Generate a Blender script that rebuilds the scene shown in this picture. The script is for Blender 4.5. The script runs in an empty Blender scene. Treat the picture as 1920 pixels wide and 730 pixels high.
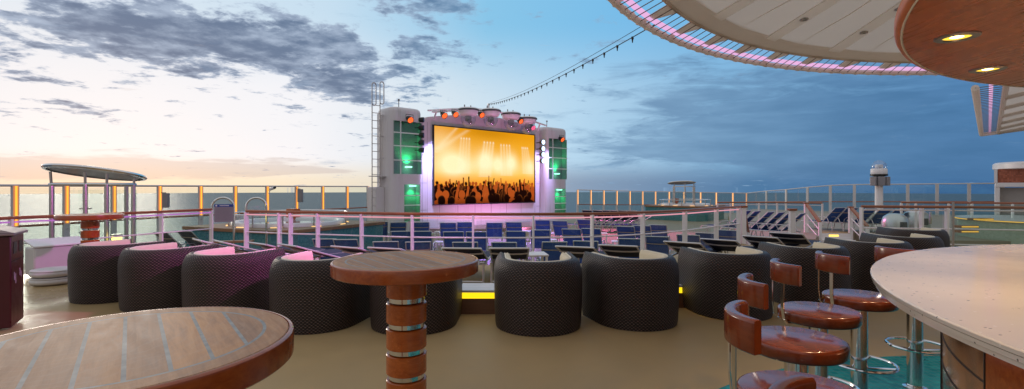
import bpy, bmesh, math, random
import numpy as np
from math import sin, cos, pi, radians, atan2, hypot, sqrt, tan
from mathutils import Vector, Matrix
random.seed(7)
S = bpy.context.scene
COL = S.collection
H = 1.47                      # eye height above the upper deck
F, CX, HY = 930.0, 960.0, 352.0
LOW = -0.72                   # lower deck level

def at(x, y, Y):              # a point seen at (x, y) standing Y metres ahead
    return Vector(((x-CX)/F*Y, Y, H-(y-HY)/F*Y))
def on(x, y, z):              # the same for a known height
    return at(x, y, F*(H-z)/(y-HY))

# ------------------------------------------------------------------ mesh builder
class MB:
    def __init__(s): s.v=[]; s.f=[]; s.uv=None
    def add(s, vs, fs):
        o=len(s.v); s.v+= [tuple(p) for p in vs]; s.f+= [tuple(i+o for i in f) for f in fs]; return s
    def box(s, c, d, rz=0, M=None):
        x,y,z=d[0]/2,d[1]/2,d[2]/2
        vs=[Vector((a*x,b*y,e*z)) for e in(-1,1) for b in(-1,1) for a in(-1,1)]
        R=M if M is not None else Matrix.Rotation(rz,3,'Z')
        c=Vector(c)
        return s.add([R@p+c for p in vs],[(0,2,3,1),(4,5,7,6),(0,1,5,4),(2,6,7,3),(0,4,6,2),(1,3,7,5)])
    def bar(s, a, b, w, h, up=(0,0,1)):       # rectangular bar from a to b
        a,b=Vector(a),Vector(b); d=b-a; L=d.length; y=d/L
        x=y.cross(Vector(up));
        if x.length<1e-5: x=y.cross(Vector((1,0,0)))
        x.normalize(); z=x.cross(y)
        M=Matrix((x,y,z)).transposed()
        return s.box((a+b)/2,(w,L,h),M=M)
    def tube(s, pts, r, n=8, closed=False):
        pts=[Vector(p) for p in pts]; m=len(pts); rings=[]
        T=[]
        for i in range(m):
            if closed: t=pts[(i+1)%m]-pts[i-1]
            else: t=pts[min(i+1,m-1)]-pts[max(i-1,0)]
            T.append(t.normalized())
        up=Vector((0,0,1)) if abs(T[0].z)<.9 else Vector((1,0,0))
        x=T[0].cross(up).normalized()
        o=len(s.v)
        for i in range(m):
            x=(x-T[i]*x.dot(T[i])).normalized(); y=T[i].cross(x)
            rr=r[i] if isinstance(r,(list,tuple)) else r
            for k in range(n):
                a=2*pi*k/n; s.v.append(tuple(pts[i]+x*cos(a)*rr+y*sin(a)*rr))
        for i in range(m if closed else m-1):
            j=(i+1)%m
            for k in range(n):
                l=(k+1)%n
                s.f.append((o+i*n+k,o+i*n+l,o+j*n+l,o+j*n+k))
        if not closed:
            s.f.append(tuple(o+k for k in range(n))[::-1]); s.f.append(tuple(o+(m-1)*n+k for k in range(n)))
        return s
    def lathe(s, prof, n=32, c=(0,0,0), a0=0, a1=2*pi, cap=True):
        full=abs(a1-a0-2*pi)<1e-6; o=len(s.v); k=n if full else n+1; m=len(prof)
        for i in range(k):
            a=a0+(a1-a0)*i/n
            for r,z in prof: s.v.append((c[0]+r*cos(a),c[1]+r*sin(a),c[2]+z))
        for i in range(n):
            j=(i+1)%k
            for q in range(m-1):
                s.f.append((o+i*m+q,o+j*m+q,o+j*m+q+1,o+i*m+q+1))
        if cap and full:
            if prof[0][0]>1e-6: s.f.append(tuple(o+i*m for i in range(k))[::-1])
            if prof[-1][0]>1e-6: s.f.append(tuple(o+i*m+m-1 for i in range(k)))
        elif cap and not full:
            s.f.append(tuple(o+q for q in range(m))); s.f.append(tuple(o+(k-1)*m+q for q in range(m))[::-1])
        return s
    def prism(s, poly, z0, z1):
        n=len(poly)
        vs=[(p[0],p[1],z0) for p in poly]+[(p[0],p[1],z1) for p in poly]
        fs=[tuple(range(n))[::-1],tuple(range(n,2*n))]+[(i,(i+1)%n,n+(i+1)%n,n+i) for i in range(n)]
        return s.add(vs,fs)
    def slab(s, poly3, off):                   # polygon in space pushed along a vector
        n=len(poly3); off=Vector(off)
        vs=[Vector(p) for p in poly3]; vs=vs+[p+off for p in vs]
        return s.add(vs,[tuple(range(n))[::-1],tuple(range(n,2*n))]+[(i,(i+1)%n,n+(i+1)%n,n+i) for i in range(n)])
    def grid(s, P, closed=False, uv=None):     # P[i][j] rows of points, uv[i][j]
        o=len(s.v); m=len(P); n=len(P[0])
        if uv is not None and s.uv is None: s.uv={}
        for i in range(m):
            for j in range(n):
                if uv is not None: s.uv[len(s.v)]=uv[i][j]
                s.v.append(tuple(P[i][j]))
        for i in range(m if closed else m-1):
            for j in range(n-1):
                a=(i+1)%m
                s.f.append((o+i*n+j,o+a*n+j,o+a*n+j+1,o+i*n+j+1))
        return s
    def sphere(s, c, r, n=16, m=10, sz=1.0, z0=-1.0, z1=1.0):
        a0=math.asin(z0); a1=math.asin(z1)
        pr=[(max(r*cos(a0+(a1-a0)*i/m),1e-7),r*sz*sin(a0+(a1-a0)*i/m)) for i in range(m+1)]
        return s.lathe(pr,n,c)
    def build(s, name, mat, parent=None, loc=None, smooth=35, bevel=0, seg=2):
        me=bpy.data.meshes.new(name); me.from_pydata(s.v,[],s.f)
        if s.uv is not None:
            l=me.uv_layers.new(name='UVMap')
            for p in me.polygons:
                for li,vi in zip(p.loop_indices,p.vertices): l.data[li].uv=s.uv.get(vi,(0,0))
        bm=bmesh.new(); bm.from_mesh(me); bmesh.ops.recalc_face_normals(bm,faces=bm.faces); bm.to_mesh(me); bm.free()
        if smooth:
            me.shade_smooth(); me.set_sharp_from_angle(angle=radians(smooth))
        if mat: me.materials.append(mat)
        o=bpy.data.objects.new(name,me); COL.objects.link(o)
        if parent: o.parent=parent
        if loc is not None: o.location=loc
        if bevel:
            b=o.modifiers.new('bevel','BEVEL'); b.width=bevel; b.segments=seg; b.limit_method='ANGLE'; b.angle_limit=radians(40)
        return o

def tag(o, label=None, cat=None, group=None, kind=None):
    if label: o['label']=label
    if cat: o['category']=cat
    if group: o['group']=group
    if kind: o['kind']=kind
    return o
def thing(name, label, cat, loc=(0,0,0), rz=0, group=None):
    o=bpy.data.objects.new(name,None); COL.objects.link(o); o.empty_display_size=.1
    o.location=loc; o.rotation_euler=(0,0,rz)
    return tag(o,label,cat,group)
KIDS={}
def copy_tree(o, parent=None):
    c=o.copy(); COL.objects.link(c)
    if parent: c.parent=parent
    for ch in kids_of(o): copy_tree(ch,c)
    return c
def kids_of(o):
    return [x for x in COL.objects if x.parent==o]
def dup(o, label, loc, rz, kids):
    r=o.copy(); COL.objects.link(r); r.location=loc; r.rotation_euler=(0,0,rz); r['label']=label
    for ch,gs in kids:
        c=ch.copy(); COL.objects.link(c); c.parent=r
        for g in gs:
            d=g.copy(); COL.objects.link(d); d.parent=c
    return r
def tree_of(o): return [(c,kids_of(c)) for c in kids_of(o)]
ORD=['first','second','third','fourth','fifth','sixth','seventh','eighth','ninth','tenth','eleventh','twelfth','thirteenth','fourteenth','fifteenth','sixteenth']

# ------------------------------------------------------------------ node helpers
class NT:
    def __init__(s, tree): s.t=tree; s.n=tree.nodes; s.l=tree.links
    def new(s, typ, **kw):
        n=s.n.new(typ)
        for k,v in kw.items(): setattr(n,k,v)
        return n
    def link(s,a,b): s.l.new(a,b)
    def setv(s, sock, v):
        if isinstance(v,bpy.types.NodeSocket): s.link(v,sock)
        else: sock.default_value=v
    def m(s, op, a, b=None, c=None, clamp=False):
        n=s.new('ShaderNodeMath',operation=op); n.use_clamp=clamp
        s.setv(n.inputs[0],a)
        if b is not None: s.setv(n.inputs[1],b)
        if c is not None: s.setv(n.inputs[2],c)
        return n.outputs[0]
    def ss(s, x, a, b):                      # smoothstep a..b
        n=s.new('ShaderNodeMapRange',interpolation_type='SMOOTHSTEP')
        s.setv(n.inputs[0],x); n.inputs[1].default_value=a; n.inputs[2].default_value=b
        return n.outputs[0]
    def ramp(s, x, stops, interp='LINEAR'):
        n=s.new('ShaderNodeValToRGB'); r=n.color_ramp; r.interpolation=interp
        while len(r.elements)<len(stops): r.elements.new(.5)
        for e,(p,c) in zip(r.elements,stops): e.position=p; e.color=(*c[:3],1)
        s.link(x,n.inputs[0]); return n.outputs[0]
    def mix(s, f, a, b, typ='MIX'):
        n=s.new('ShaderNodeMix',data_type='RGBA',blend_type=typ)
        s.setv(n.inputs[0],f)
        for i,v in ((6,a),(7,b)):
            if isinstance(v,bpy.types.NodeSocket): s.link(v,n.inputs[i])
            else: n.inputs[i].default_value=(*v[:3],1)
        return n.outputs[2]
    def noise(s, vec, scale, detail=4, rough=.5, dist=0):
        n=s.new('ShaderNodeTexNoise'); n.inputs['Scale'].default_value=scale; n.inputs['Detail'].default_value=detail
        n.inputs['Roughness'].default_value=rough; n.inputs['Distortion'].default_value=dist
        if vec is not None: s.link(vec,n.inputs['Vector'])
        return n.outputs['Fac']
    def mapping(s, vec, scale=(1,1,1), loc=(0,0,0), rot=(0,0,0)):
        n=s.new('ShaderNodeMapping'); s.link(vec,n.inputs[0]); n.inputs['Scale'].default_value=scale
        n.inputs['Location'].default_value=loc; n.inputs['Rotation'].default_value=rot
        return n.outputs[0]
    def obj(s): return s.new('ShaderNodeTexCoord').outputs['Object']
    def uv(s): return s.new('ShaderNodeTexCoord').outputs['UV']
    def rnd(s): return s.new('ShaderNodeObjectInfo').outputs['Random']
    def xyz(s, v):
        n=s.new('ShaderNodeSeparateXYZ'); s.link(v,n.inputs[0]); return n.outputs
    def bump(s, h, strength=.3, dist=.01):
        n=s.new('ShaderNodeBump'); n.inputs['Strength'].default_value=strength; n.inputs['Distance'].default_value=dist
        s.link(h,n.inputs['Height']); return n.outputs[0]
MATS={}
def pmat(name, col=(.5,.5,.5), rough=.5, metal=0, spec=.5, coat=0, var=.12, vscale=6, bump=0, bscale=60, emit=None, es=0, rvar=.1):
    if name in MATS: return MATS[name]
    m=bpy.data.materials.new(name); m.use_nodes=True; t=NT(m.node_tree); p=t.n['Principled BSDF']
    p.inputs['Roughness'].default_value=rough; p.inputs['Metallic'].default_value=metal
    p.inputs['Specular IOR Level'].default_value=spec; p.inputs['Coat Weight'].default_value=coat; p.inputs['Coat Roughness'].default_value=.08
    o=t.obj(); n=t.noise(o,vscale,5,.6)
    c=t.mix(n,[x*(1-var) for x in col],[min(1,x*(1+var)) for x in col]); t.link(c,p.inputs['Base Color'])
    r=t.m('ADD',t.m('MULTIPLY',t.m('SUBTRACT',t.noise(o,vscale*2.3,3),.5),rvar*2),rough,clamp=True); t.link(r,p.inputs['Roughness'])
    if bump: t.link(t.bump(t.noise(o,bscale,3),bump,.005),p.inputs['Normal'])
    if emit: p.inputs['Emission Color'].default_value=(*emit,1); p.inputs['Emission Strength'].default_value=es
    MATS[name]=m; m['p']=1; return m
def emat(name, col, st):
    if name in MATS: return MATS[name]
    m=bpy.data.materials.new(name); m.use_nodes=True; t=NT(m.node_tree); t.n.clear()
    e=t.new('ShaderNodeEmission'); e.inputs[0].default_value=(*col,1); e.inputs[1].default_value=st
    o=t.new('ShaderNodeOutputMaterial'); t.link(e.outputs[0],o.inputs[0]); MATS[name]=m; return m
def glass(name, tint=(.86,.95,.92), refl=.1, rough=.0):
    if name in MATS: return MATS[name]
    m=bpy.data.materials.new(name); m.use_nodes=True; t=NT(m.node_tree); t.n.clear()
    tr=t.new('ShaderNodeBsdfTransparent'); tr.inputs[0].default_value=(*tint,1)
    gl=t.new('ShaderNodeBsdfGlossy'); gl.inputs['Roughness'].default_value=rough; gl.inputs[0].default_value=(.95,1,.98,1)
    lw=t.new('ShaderNodeLayerWeight'); lw.inputs[0].default_value=.5
    f=t.m('ADD',t.m('MULTIPLY',t.m('POWER',lw.outputs['Facing'],5),.55),.015+refl*.15,clamp=True)
    mx=t.new('ShaderNodeMixShader'); t.link(f,mx.inputs[0]); t.link(tr.outputs[0],mx.inputs[1]); t.link(gl.outputs[0],mx.inputs[2])
    o=t.new('ShaderNodeOutputMaterial'); t.link(mx.outputs[0],o.inputs[0]); MATS[name]=m; return m
def wood(name, c1, c2, rough=.3, coat=0, scale=1.0, axis='Z', spec=.5, bands=9):
    if name in MATS: return MATS[name]
    m=bpy.data.materials.new(name); m.use_nodes=True; t=NT(m.node_tree); p=t.n['Principled BSDF']
    o=t.obj(); st=(22,22,22)
    sc={'X':(1.6,24,24),'Y':(24,1.6,24),'Z':(24,24,1.6)}[axis]
    mp=t.mapping(o,tuple(x*scale for x in sc))
    w=t.noise(mp,1.2,6,.62,.8); w2=t.noise(t.mapping(o,tuple(x*scale*5 for x in sc)),1.0,3,.6)
    f=t.m('ADD',t.m('MULTIPLY',w,.75),t.m('MULTIPLY',w2,.3),clamp=True)
    big=t.noise(o,1.7,3)
    c=t.ramp(f,[(.25,c1),(.5,[(a+b)/2 for a,b in zip(c1,c2)]),(.72,c2)])
    c=t.mix(t.m('MULTIPLY',t.m('SUBTRACT',1,big),.45),c,[x*.55 for x in c1]); t.link(c,p.inputs['Base Color'])
    t.link(t.m('ADD',t.m('MULTIPLY',w2,.14),rough-.07),p.inputs['Roughness'])
    p.inputs['Coat Weight'].default_value=coat; p.inputs['Coat Roughness'].default_value=.05; p.inputs['Specular IOR Level'].default_value=spec
    t.link(t.bump(f,.08,.004),p.inputs['Normal'])
    MATS[name]=m; return m

# ------------------------------------------------------------------ materials
white=pmat('white_paint',(.82,.80,.81),.35,var=.05,vscale=2)
offwhite=pmat('offwhite_paint',(.62,.60,.60),.45,var=.07)
plastic_w=pmat('white_moulding',(.82,.81,.83),.4,var=.04)
chrome=pmat('polished_steel',(.72,.72,.72),.12,metal=1,var=.03,rvar=.05)
brushed=pmat('brushed_steel',(.52,.49,.47),.3,metal=1,var=.08)
silver=pmat('silver_shell',(.55,.56,.57),.35,metal=.9,var=.05)
alu=pmat('aluminium_frame',(.66,.65,.66),.35,metal=.6,var=.05)
blackp=pmat('black_plastic',(.012,.012,.013),.45)
greyp=pmat('grey_plastic',(.25,.24,.26),.5)
navy=pmat('navy_sling',(.012,.018,.06),.75,var=.2,bump=.2,bscale=300)

slate=pmat('slate_sling',(.085,.09,.095),.75,var=.15)
cream=pmat('cream_upholstery',(.72,.62,.45),.8,var=.08,vscale=9,bump=.35,bscale=35)
piping=pmat('cream_piping',(.8,.74,.62),.7)
maroon=pmat('maroon_panel',(.055,.006,.010),.32,var=.15)
binlid=pmat('bin_lid_metal',(.24,.215,.19),.5,metal=.2,var=.12)
teak_rail=wood('varnished_rail',(.24,.06,.018),(.42,.13,.04),.3,coat=.3,axis='X')
mahog=wood('varnished_mahogany',(.24,.038,.007),(.50,.115,.020),.22,coat=.25,axis='X')
mahog_v=wood('mahogany_drum',(.36,.06,.009),(.70,.185,.03),.25,coat=.2,axis='X')
stoolwood=wood('lacquered_stool_wood',(.105,.014,.004),(.28,.052,.013),.2,coat=.3,axis='Y',scale=.55)
soffitwood=wood('soffit_veneer',(.60,.15,.05),(.85,.29,.12),.28,coat=.12,axis='Y',scale=.22,spec=.3)
decking=wood('teak_ledge',(.22,.11,.045),(.38,.2,.09),.5,axis='X')
lacing=pmat('canopy_lacing',(.20,.165,.145),.6)
def fabric(name,col,tr,var=.08,vs=.8):
    m=bpy.data.materials.new(name); m.use_nodes=True; t=NT(m.node_tree); t.n.clear(); o=t.obj()
    c=t.mix(t.noise(o,vs,5,.6),[x*(1-var) for x in col],[x*(1+var) for x in col])
    d=t.new('ShaderNodeBsdfDiffuse'); tl=t.new('ShaderNodeBsdfTranslucent'); t.link(c,d.inputs[0]); t.link(c,tl.inputs[0])
    mx=t.new('ShaderNodeMixShader'); mx.inputs[0].default_value=tr; t.link(d.outputs[0],mx.inputs[1]); t.link(tl.outputs[0],mx.inputs[2])
    oo=t.new('ShaderNodeOutputMaterial'); t.link(mx.outputs[0],oo.inputs[0]); MATS[name]=m; return m
blue=fabric('blue_sling',(.046,.092,.235),.25,.15,6)
fab=fabric('canopy_fabric',(.74,.65,.57),.46)
fabband=fabric('canopy_band',(.86,.78,.70),.5,.06,2); fabstrip=fabric('canopy_strip',(.97,.93,.88),.8,.04,2)
cablem=pmat('dark_cable',(.02,.02,.022),.6)
amber=emat('amber_light_strip',(1,.40,.045),1.7)
amberglow=emat('amber_diffuser',(1,.34,.12),.72)
amberdim=emat('amber_light_strip_far',(1,.55,.22),1.7)
yellow=emat('yellow_step_light',(1,.66,.01),1.35)
warm=emat('warm_lens',(1,.72,.22),14)
warmrim=emat('downlight_reflector',(1,.62,.06),1.6)
orange_l=emat('orange_lamp_lens',(1,.13,.015),2.0)
pink_l=emat('pink_lamp_lens',(1,.10,.22),2.2)
bluewhite=emat('blue_white_lens',(.50,.74,1),3.2)
blue_l=emat('dim_blue_lens',(.10,.18,.5),.6)
greenl=emat('green_lamp',(.3,1,.55),5)
violet_tube=emat('violet_tube_light',(.80,.44,.74),1.05)
clearglass=glass('clear_glass',(.90,.955,.935),.05)
seaglass=glass('windscreen_glass',(.925,.955,.94),.05)
domeglass=glass('dome_glass',(.84,.87,.92),.7)

# floor coating
def floor_mat(name, base, var=.12, rough=.32, wetside=False):
    m=bpy.data.materials.new(name); m.use_nodes=True; t=NT(m.node_tree); p=t.n['Principled BSDF']
    o=t.obj(); n1=t.noise(o,.35,5,.6); n2=t.noise(o,3.5,5,.65); n3=t.noise(o,260,2,.5)
    f=t.m('ADD',t.m('MULTIPLY',n1,.6),t.m('MULTIPLY',n2,.4))
    c=t.mix(f,[x*(1-var*1.6) for x in base],[x*(1+var*1.6) for x in base])
    c=t.mix(t.m('MULTIPLY',n3,.22),c,[x*.55 for x in base])
    st=t.ss(t.noise(t.mapping(o,(1.1,.5,1)),1.3,6,.7),.60,.75)
    c=t.mix(t.m('MULTIPLY',st,.18),c,[x*.6 for x in base]); t.link(c,p.inputs['Base Color'])
    wet=t.m('MULTIPLY',t.ss(t.m('MULTIPLY',t.xyz(o)[0],-1),4.2,5.6),t.ss(n1,.38,.52)) if wetside else 0.0
    t.link(t.m('SUBTRACT',t.m('ADD',t.m('MULTIPLY',n2,.3),rough+.05),t.m('MULTIPLY',wet,.30)),p.inputs['Roughness'])
    t.link(t.bump(n3,.12,.003),p.inputs['Normal']); p.inputs['Specular IOR Level'].default_value=.22
    return m
tanfloor=floor_mat('sand_deck_coating',(.445,.315,.155),var=.17,wetside=True)
lowfloor=floor_mat('lower_deck_coating',(.33,.27,.20),rough=.38)

def wicker_mat():
    m=bpy.data.materials.new('dark_wicker'); m.use_nodes=True; t=NT(m.node_tree); p=t.n['Principled BSDF']
    u=t.uv(); X=t.xyz(u)
    fu,fv=1/.040,1/.0165
    a=t.m('MULTIPLY',X[0],fu*2*pi); row=t.m('FLOOR',t.m('MULTIPLY',X[1],fv))
    ph=t.m('MULTIPLY',row,pi)
    s1=t.m('SINE',t.m('ADD',a,ph)); s2=t.m('ABSOLUTE',t.m('SINE',t.m('MULTIPLY',X[1],fv*pi)))
    h=t.m('MULTIPLY',t.m('ADD',t.m('MULTIPLY',s1,.5),.5),s2)
    wr=t.new('ShaderNodeTexWhiteNoise',noise_dimensions='1D'); t.link(row,wr.inputs['W'])
    strand=t.m('ADD',t.m('MULTIPLY',t.noise(t.mapping(u,(5,46,1)),1,3),.75),t.m('MULTIPLY',wr.outputs[0],.35))
    c=t.ramp(h,[(0,(.003,.002,.0018)),(.4,(.050,.0315,.026)),(1,(.25,.165,.138))])
    c=t.mix(t.m('MULTIPLY',strand,.62),c,(.018,.0125,.012)); t.link(c,p.inputs['Base Color'])
    p.inputs['Roughness'].default_value=.45; p.inputs['Specular IOR Level'].default_value=.38
    t.link(t.bump(h,.9,.008),p.inputs['Normal']); return m
wicker=wicker_mat()

def table_mat():
    m=bpy.data.materials.new('teak_planked_top'); m.use_nodes=True; t=NT(m.node_tree); p=t.n['Principled BSDF']
    o=t.obj(); X=t.xyz(o); px=t.m('ADD',X[0],.0405)
    q=t.m('DIVIDE',px,.082); idx=t.m('FLOOR',t.m('ADD',q,.5)); fr=t.m('FRACT',q)
    r=t.m('SQRT',t.m('ADD',t.m('MULTIPLY',X[0],X[0]),t.m('MULTIPLY',X[1],X[1])))
    inner=t.m('LESS_THAN',r,.318)
    wn=t.new('ShaderNodeTexWhiteNoise',noise_dimensions='1D'); t.link(idx,wn.inputs['W'])
    tone=t.m('ADD',t.m('MULTIPLY',wn.outputs[0],inner),t.m('MULTIPLY',t.m('SUBTRACT',1,inner),.55))
    g=t.noise(t.mapping(o,(60,5,1)),1.0,6,.65,.6); g2=t.noise(t.mapping(o,(9,2.2,1)),1.3,4,.6,1.5)
    f=t.m('ADD',t.m('MULTIPLY',g,.55),t.m('MULTIPLY',g2,.5))
    c1=t.ramp(f,[(.3,(.15,.066,.030)),(.5,(.31,.155,.075)),(.72,(.48,.275,.15))])
    c2=t.ramp(f,[(.3,(.28,.12,.042)),(.5,(.49,.235,.092)),(.72,(.64,.36,.17))])
    c=t.mix(t.ss(tone,.35,.9),c1,c2)
    grey=t.ss(t.noise(o,5,5,.65),.42,.72); c=t.mix(t.m('MULTIPLY',grey,.25),c,(.34,.225,.155))
    # worn circles of old scratches
    wv=t.new('ShaderNodeTexWave',wave_type='RINGS',rings_direction='SPHERICAL'); wv.inputs['Scale'].default_value=9; wv.inputs['Distortion'].default_value=9; wv.inputs['Detail'].default_value=4
    t.link(t.mapping(o,(1,1,.01),(.13,-.09,0)),wv.inputs[0]); sc=t.m('MULTIPLY',t.m('POWER',wv.outputs['Fac'],9),.10)
    c=t.mix(sc,c,(.5,.42,.35))
    seam=t.m('MULTIPLY',t.m('LESS_THAN',t.m('ABSOLUTE',t.m('SUBTRACT',fr,.5)),.055),inner)
    ring=t.m('LESS_THAN',t.m('ABSOLUTE',t.m('SUBTRACT',r,.321)),.0045)
    k=t.m('MAXIMUM',seam,ring); sn=t.noise(o,30,4,.6)
    sc2=t.ramp(sn,[(.25,(.17,.185,.195)),(.7,(.31,.325,.33))])
    c=t.mix(k,c,sc2); t.link(c,p.inputs['Base Color'])
    t.link(t.m('ADD',t.m('MULTIPLY',g2,.25),.4),p.inputs['Roughness']); p.inputs['Specular IOR Level'].default_value=.25
    t.link(t.bump(t.m('SUBTRACT',f,t.m('MULTIPLY',k,.8)),.12,.003),p.inputs['Normal']); return m
tabletop_m=table_mat()

def counter_mat():
    m=bpy.data.materials.new('speckled_counter_stone'); m.use_nodes=True; t=NT(m.node_tree); p=t.n['Principled BSDF']
    o=t.obj(); c=t.mix(t.noise(o,1.3,5,.6),(.54,.455,.385),(.62,.535,.46))
    v=t.new('ShaderNodeTexVoronoi'); v.inputs['Scale'].default_value=1; v.inputs['Randomness'].default_value=1
    t.link(t.mapping(o,(34,60,50)),v.inputs['Vector'])
    sp=t.m('LESS_THAN',v.outputs['Distance'],.16); has=t.xyz(v.outputs['Color'])
    k=t.m('MULTIPLY',sp,t.m('GREATER_THAN',has[0],.74)); k2=t.m('MULTIPLY',sp,t.m('LESS_THAN',has[0],.13))
    c=t.mix(t.m('MULTIPLY',k,.85),c,(.06,.05,.045)); c=t.mix(t.m('MULTIPLY',k2,.6),c,(.75,.7,.66))
    t.link(c,p.inputs['Base Color']); p.inputs['Roughness'].default_value=.14; p.inputs['Coat Weight'].default_value=.25; p.inputs['Coat Roughness'].default_value=.08
    t.link(t.m('ADD',t.m('MULTIPLY',t.noise(o,6,4),.14),.1),p.inputs['Roughness'])
    return m
counter_m=counter_mat()

def tile_mat(name, c1, c2, grout, size, rough=.2, coord='XY'):
    m=bpy.data.materials.new(name); m.use_nodes=True; t=NT(m.node_tree); p=t.n['Principled BSDF']
    o=t.obj(); X=t.xyz(o)
    a,b=(X[0],X[1]) if coord=='XY' else (t.m('ADD',X[0],X[1]),X[2])
    qa,qb=t.m('DIVIDE',a,size),t.m('DIVIDE',b,size)
    cx=t.new('ShaderNodeCombineXYZ'); t.link(t.m('FLOOR',qa),cx.inputs[0]); t.link(t.m('FLOOR',qb),cx.inputs[1])
    wn=t.new('ShaderNodeTexWhiteNoise'); t.link(cx.outputs[0],wn.inputs[0])
    c=t.mix(wn.outputs[0],c1,c2)
    g=t.m('MAXIMUM',t.m('LESS_THAN',t.m('FRACT',qa),.1),t.m('LESS_THAN',t.m('FRACT',qb),.1))
    c=t.mix(g,c,grout); t.link(c,p.inputs['Base Color']); t.link(t.m('ADD',t.m('MULTIPLY',g,.4),rough),p.inputs['Roughness'])
    t.link(t.bump(t.m('SUBTRACT',1,g),.3,.003),p.inputs['Normal']); return m
tealfloor=tile_mat('teal_mosaic_floor',(.010,.29,.31),(.045,.44,.45),(.02,.15,.16),.058)
tealwall=tile_mat('teal_mosaic_wall',(.03,.19,.22),(.07,.28,.30),(.06,.18,.2),.05,coord='XZ')
coppermosaic=tile_mat('copper_mosaic',(.32,.08,.035),(.55,.17,.09),(.25,.08,.05),.06,coord='XZ')
def copper_mat():
    m=bpy.data.materials.new('polished_copper_sheet'); m.use_nodes=True; t=NT(m.node_tree); p=t.n['Principled BSDF']
    o=t.obj(); n=t.noise(o,3,4); t.link(t.mix(n,(.66,.33,.18),(.78,.44,.27)),p.inputs['Base Color']); p.inputs['Metallic'].default_value=.85; p.inputs['Roughness'].default_value=.16
    t.link(t.bump(t.noise(o,4.5,2),.12,.02),p.inputs['Normal']); return m
copper=copper_mat()

# ------------------------------------------------------------------ world
def px2(x,y):
    u=(x-CX)/F; return math.atan(u), (HY-y)/F/sqrt(1+u*u)
W=bpy.data.worlds.new('World'); S.world=W; W.use_nodes=True
t=NT(W.node_tree); bg=t.n['Background']
d=t.new('ShaderNodeTexCoord').outputs['Generated']; D=t.xyz(d)
hyp=t.m('MAXIMUM',t.m('SQRT',t.m('ADD',t.m('MULTIPLY',D[0],D[0]),t.m('MULTIPLY',D[1],D[1]))),1e-4)
AZ=t.m('ARCTAN2',D[0],D[1]); TT=t.m('DIVIDE',D[2],hyp)
sN=t.m('ADD',t.m('DIVIDE',AZ,2*pi),.5)
def P(az): return (az/(2*pi))+.5
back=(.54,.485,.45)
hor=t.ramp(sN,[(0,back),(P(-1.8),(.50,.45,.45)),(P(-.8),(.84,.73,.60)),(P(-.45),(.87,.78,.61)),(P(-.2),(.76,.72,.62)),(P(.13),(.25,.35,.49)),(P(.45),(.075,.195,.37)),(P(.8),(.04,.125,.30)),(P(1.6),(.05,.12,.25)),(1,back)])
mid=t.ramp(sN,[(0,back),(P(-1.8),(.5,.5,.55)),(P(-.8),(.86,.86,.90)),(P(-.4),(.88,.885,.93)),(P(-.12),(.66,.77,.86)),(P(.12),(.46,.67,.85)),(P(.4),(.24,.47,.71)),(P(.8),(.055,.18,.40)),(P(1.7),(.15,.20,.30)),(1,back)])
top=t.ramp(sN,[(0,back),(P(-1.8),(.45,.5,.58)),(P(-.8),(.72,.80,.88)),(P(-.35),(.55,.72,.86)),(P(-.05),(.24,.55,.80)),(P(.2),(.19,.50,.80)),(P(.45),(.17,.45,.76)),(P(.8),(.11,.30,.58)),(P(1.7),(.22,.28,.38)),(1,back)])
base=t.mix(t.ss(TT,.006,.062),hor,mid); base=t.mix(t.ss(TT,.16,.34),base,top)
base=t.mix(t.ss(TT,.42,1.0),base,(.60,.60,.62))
# cloud field
den=t.m('ADD',t.m('MAXIMUM',D[2],0),.10)
cp=t.new('ShaderNodeCombineXYZ'); t.link(t.m('DIVIDE',D[0],den),cp.inputs[0]); t.link(t.m('DIVIDE',D[1],den),cp.inputs[1]); cp.inputs[2].default_value=.37
n_big=t.noise(cp.outputs[0],3.1,9,.58,.35); n_fine=t.noise(cp.outputs[0],9.5,6,.62)
cn=t.m('ADD',t.m('MULTIPLY',n_big,.62),t.m('MULTIPLY',n_fine,.38))
CB=.62
def G(px,py,sx,sy,amp):
    a,tt=px2(px,py)
    ga=t.m('POWER',t.m('DIVIDE',t.m('SUBTRACT',AZ,a),sx),2); gt=t.m('POWER',t.m('DIVIDE',t.m('SUBTRACT',TT,tt),sy),2)
    return t.m('MULTIPLY',t.m('EXPONENT',t.m('MULTIPLY',t.m('ADD',ga,gt),-1)),amp*CB)
def addall(L):
    r=L[0]
    for x in L[1:]: r=t.m('ADD',r,x)
    return r
bias=addall([G(560,80,.19,.075,.27),G(330,60,.17,.05,.22),G(90,55,.26,.05,.20),G(700,165,.13,.05,.25),G(110,200,.10,.012,.16),G(110,150,.12,.015,.16),G(840,40,.12,.08,.20)])
dens=t.ss(t.m('ADD',cn,bias),.575,.665)
core=t.m('MULTIPLY',t.ss(t.m('ADD',cn,bias),.59,.72),t.ss(t.noise(cp.outputs[0],5.2,6,.6),.25,.62))
CB=1.0
lowb=addall([G(60,312,.30,.020,.46),G(420,318,.17,.010,.36),G(520,300,.14,.007,.2)])
cl=t.new('ShaderNodeCombineXYZ'); t.link(t.m('MULTIPLY',AZ,5),cl.inputs[0]); t.link(t.m('MULTIPLY',TT,42),cl.inputs[1])
n_low=t.noise(cl.outputs[0],1.3,6,.6)
dlow=t.ss(t.m('ADD',n_low,lowb),.66,.80)
rb=addall([G(1440,230,.30,.065,.30),G(1700,300,.35,.06,.32),G(1200,130,.16,.03,.14),G(1250,285,.2,.03,.10),G(1560,150,.3,.05,.15)])
cr=t.new('ShaderNodeCombineXYZ'); t.link(t.m('MULTIPLY',AZ,4.2),cr.inputs[0]); t.link(t.m('MULTIPLY',TT,22),cr.inputs[1]); cr.inputs[2].default_value=3.1
n_r=t.m('ADD',t.m('MULTIPLY',t.noise(cr.outputs[0],1.5,10,.62,.6),.75),t.m('MULTIPLY',cn,.25))
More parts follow.
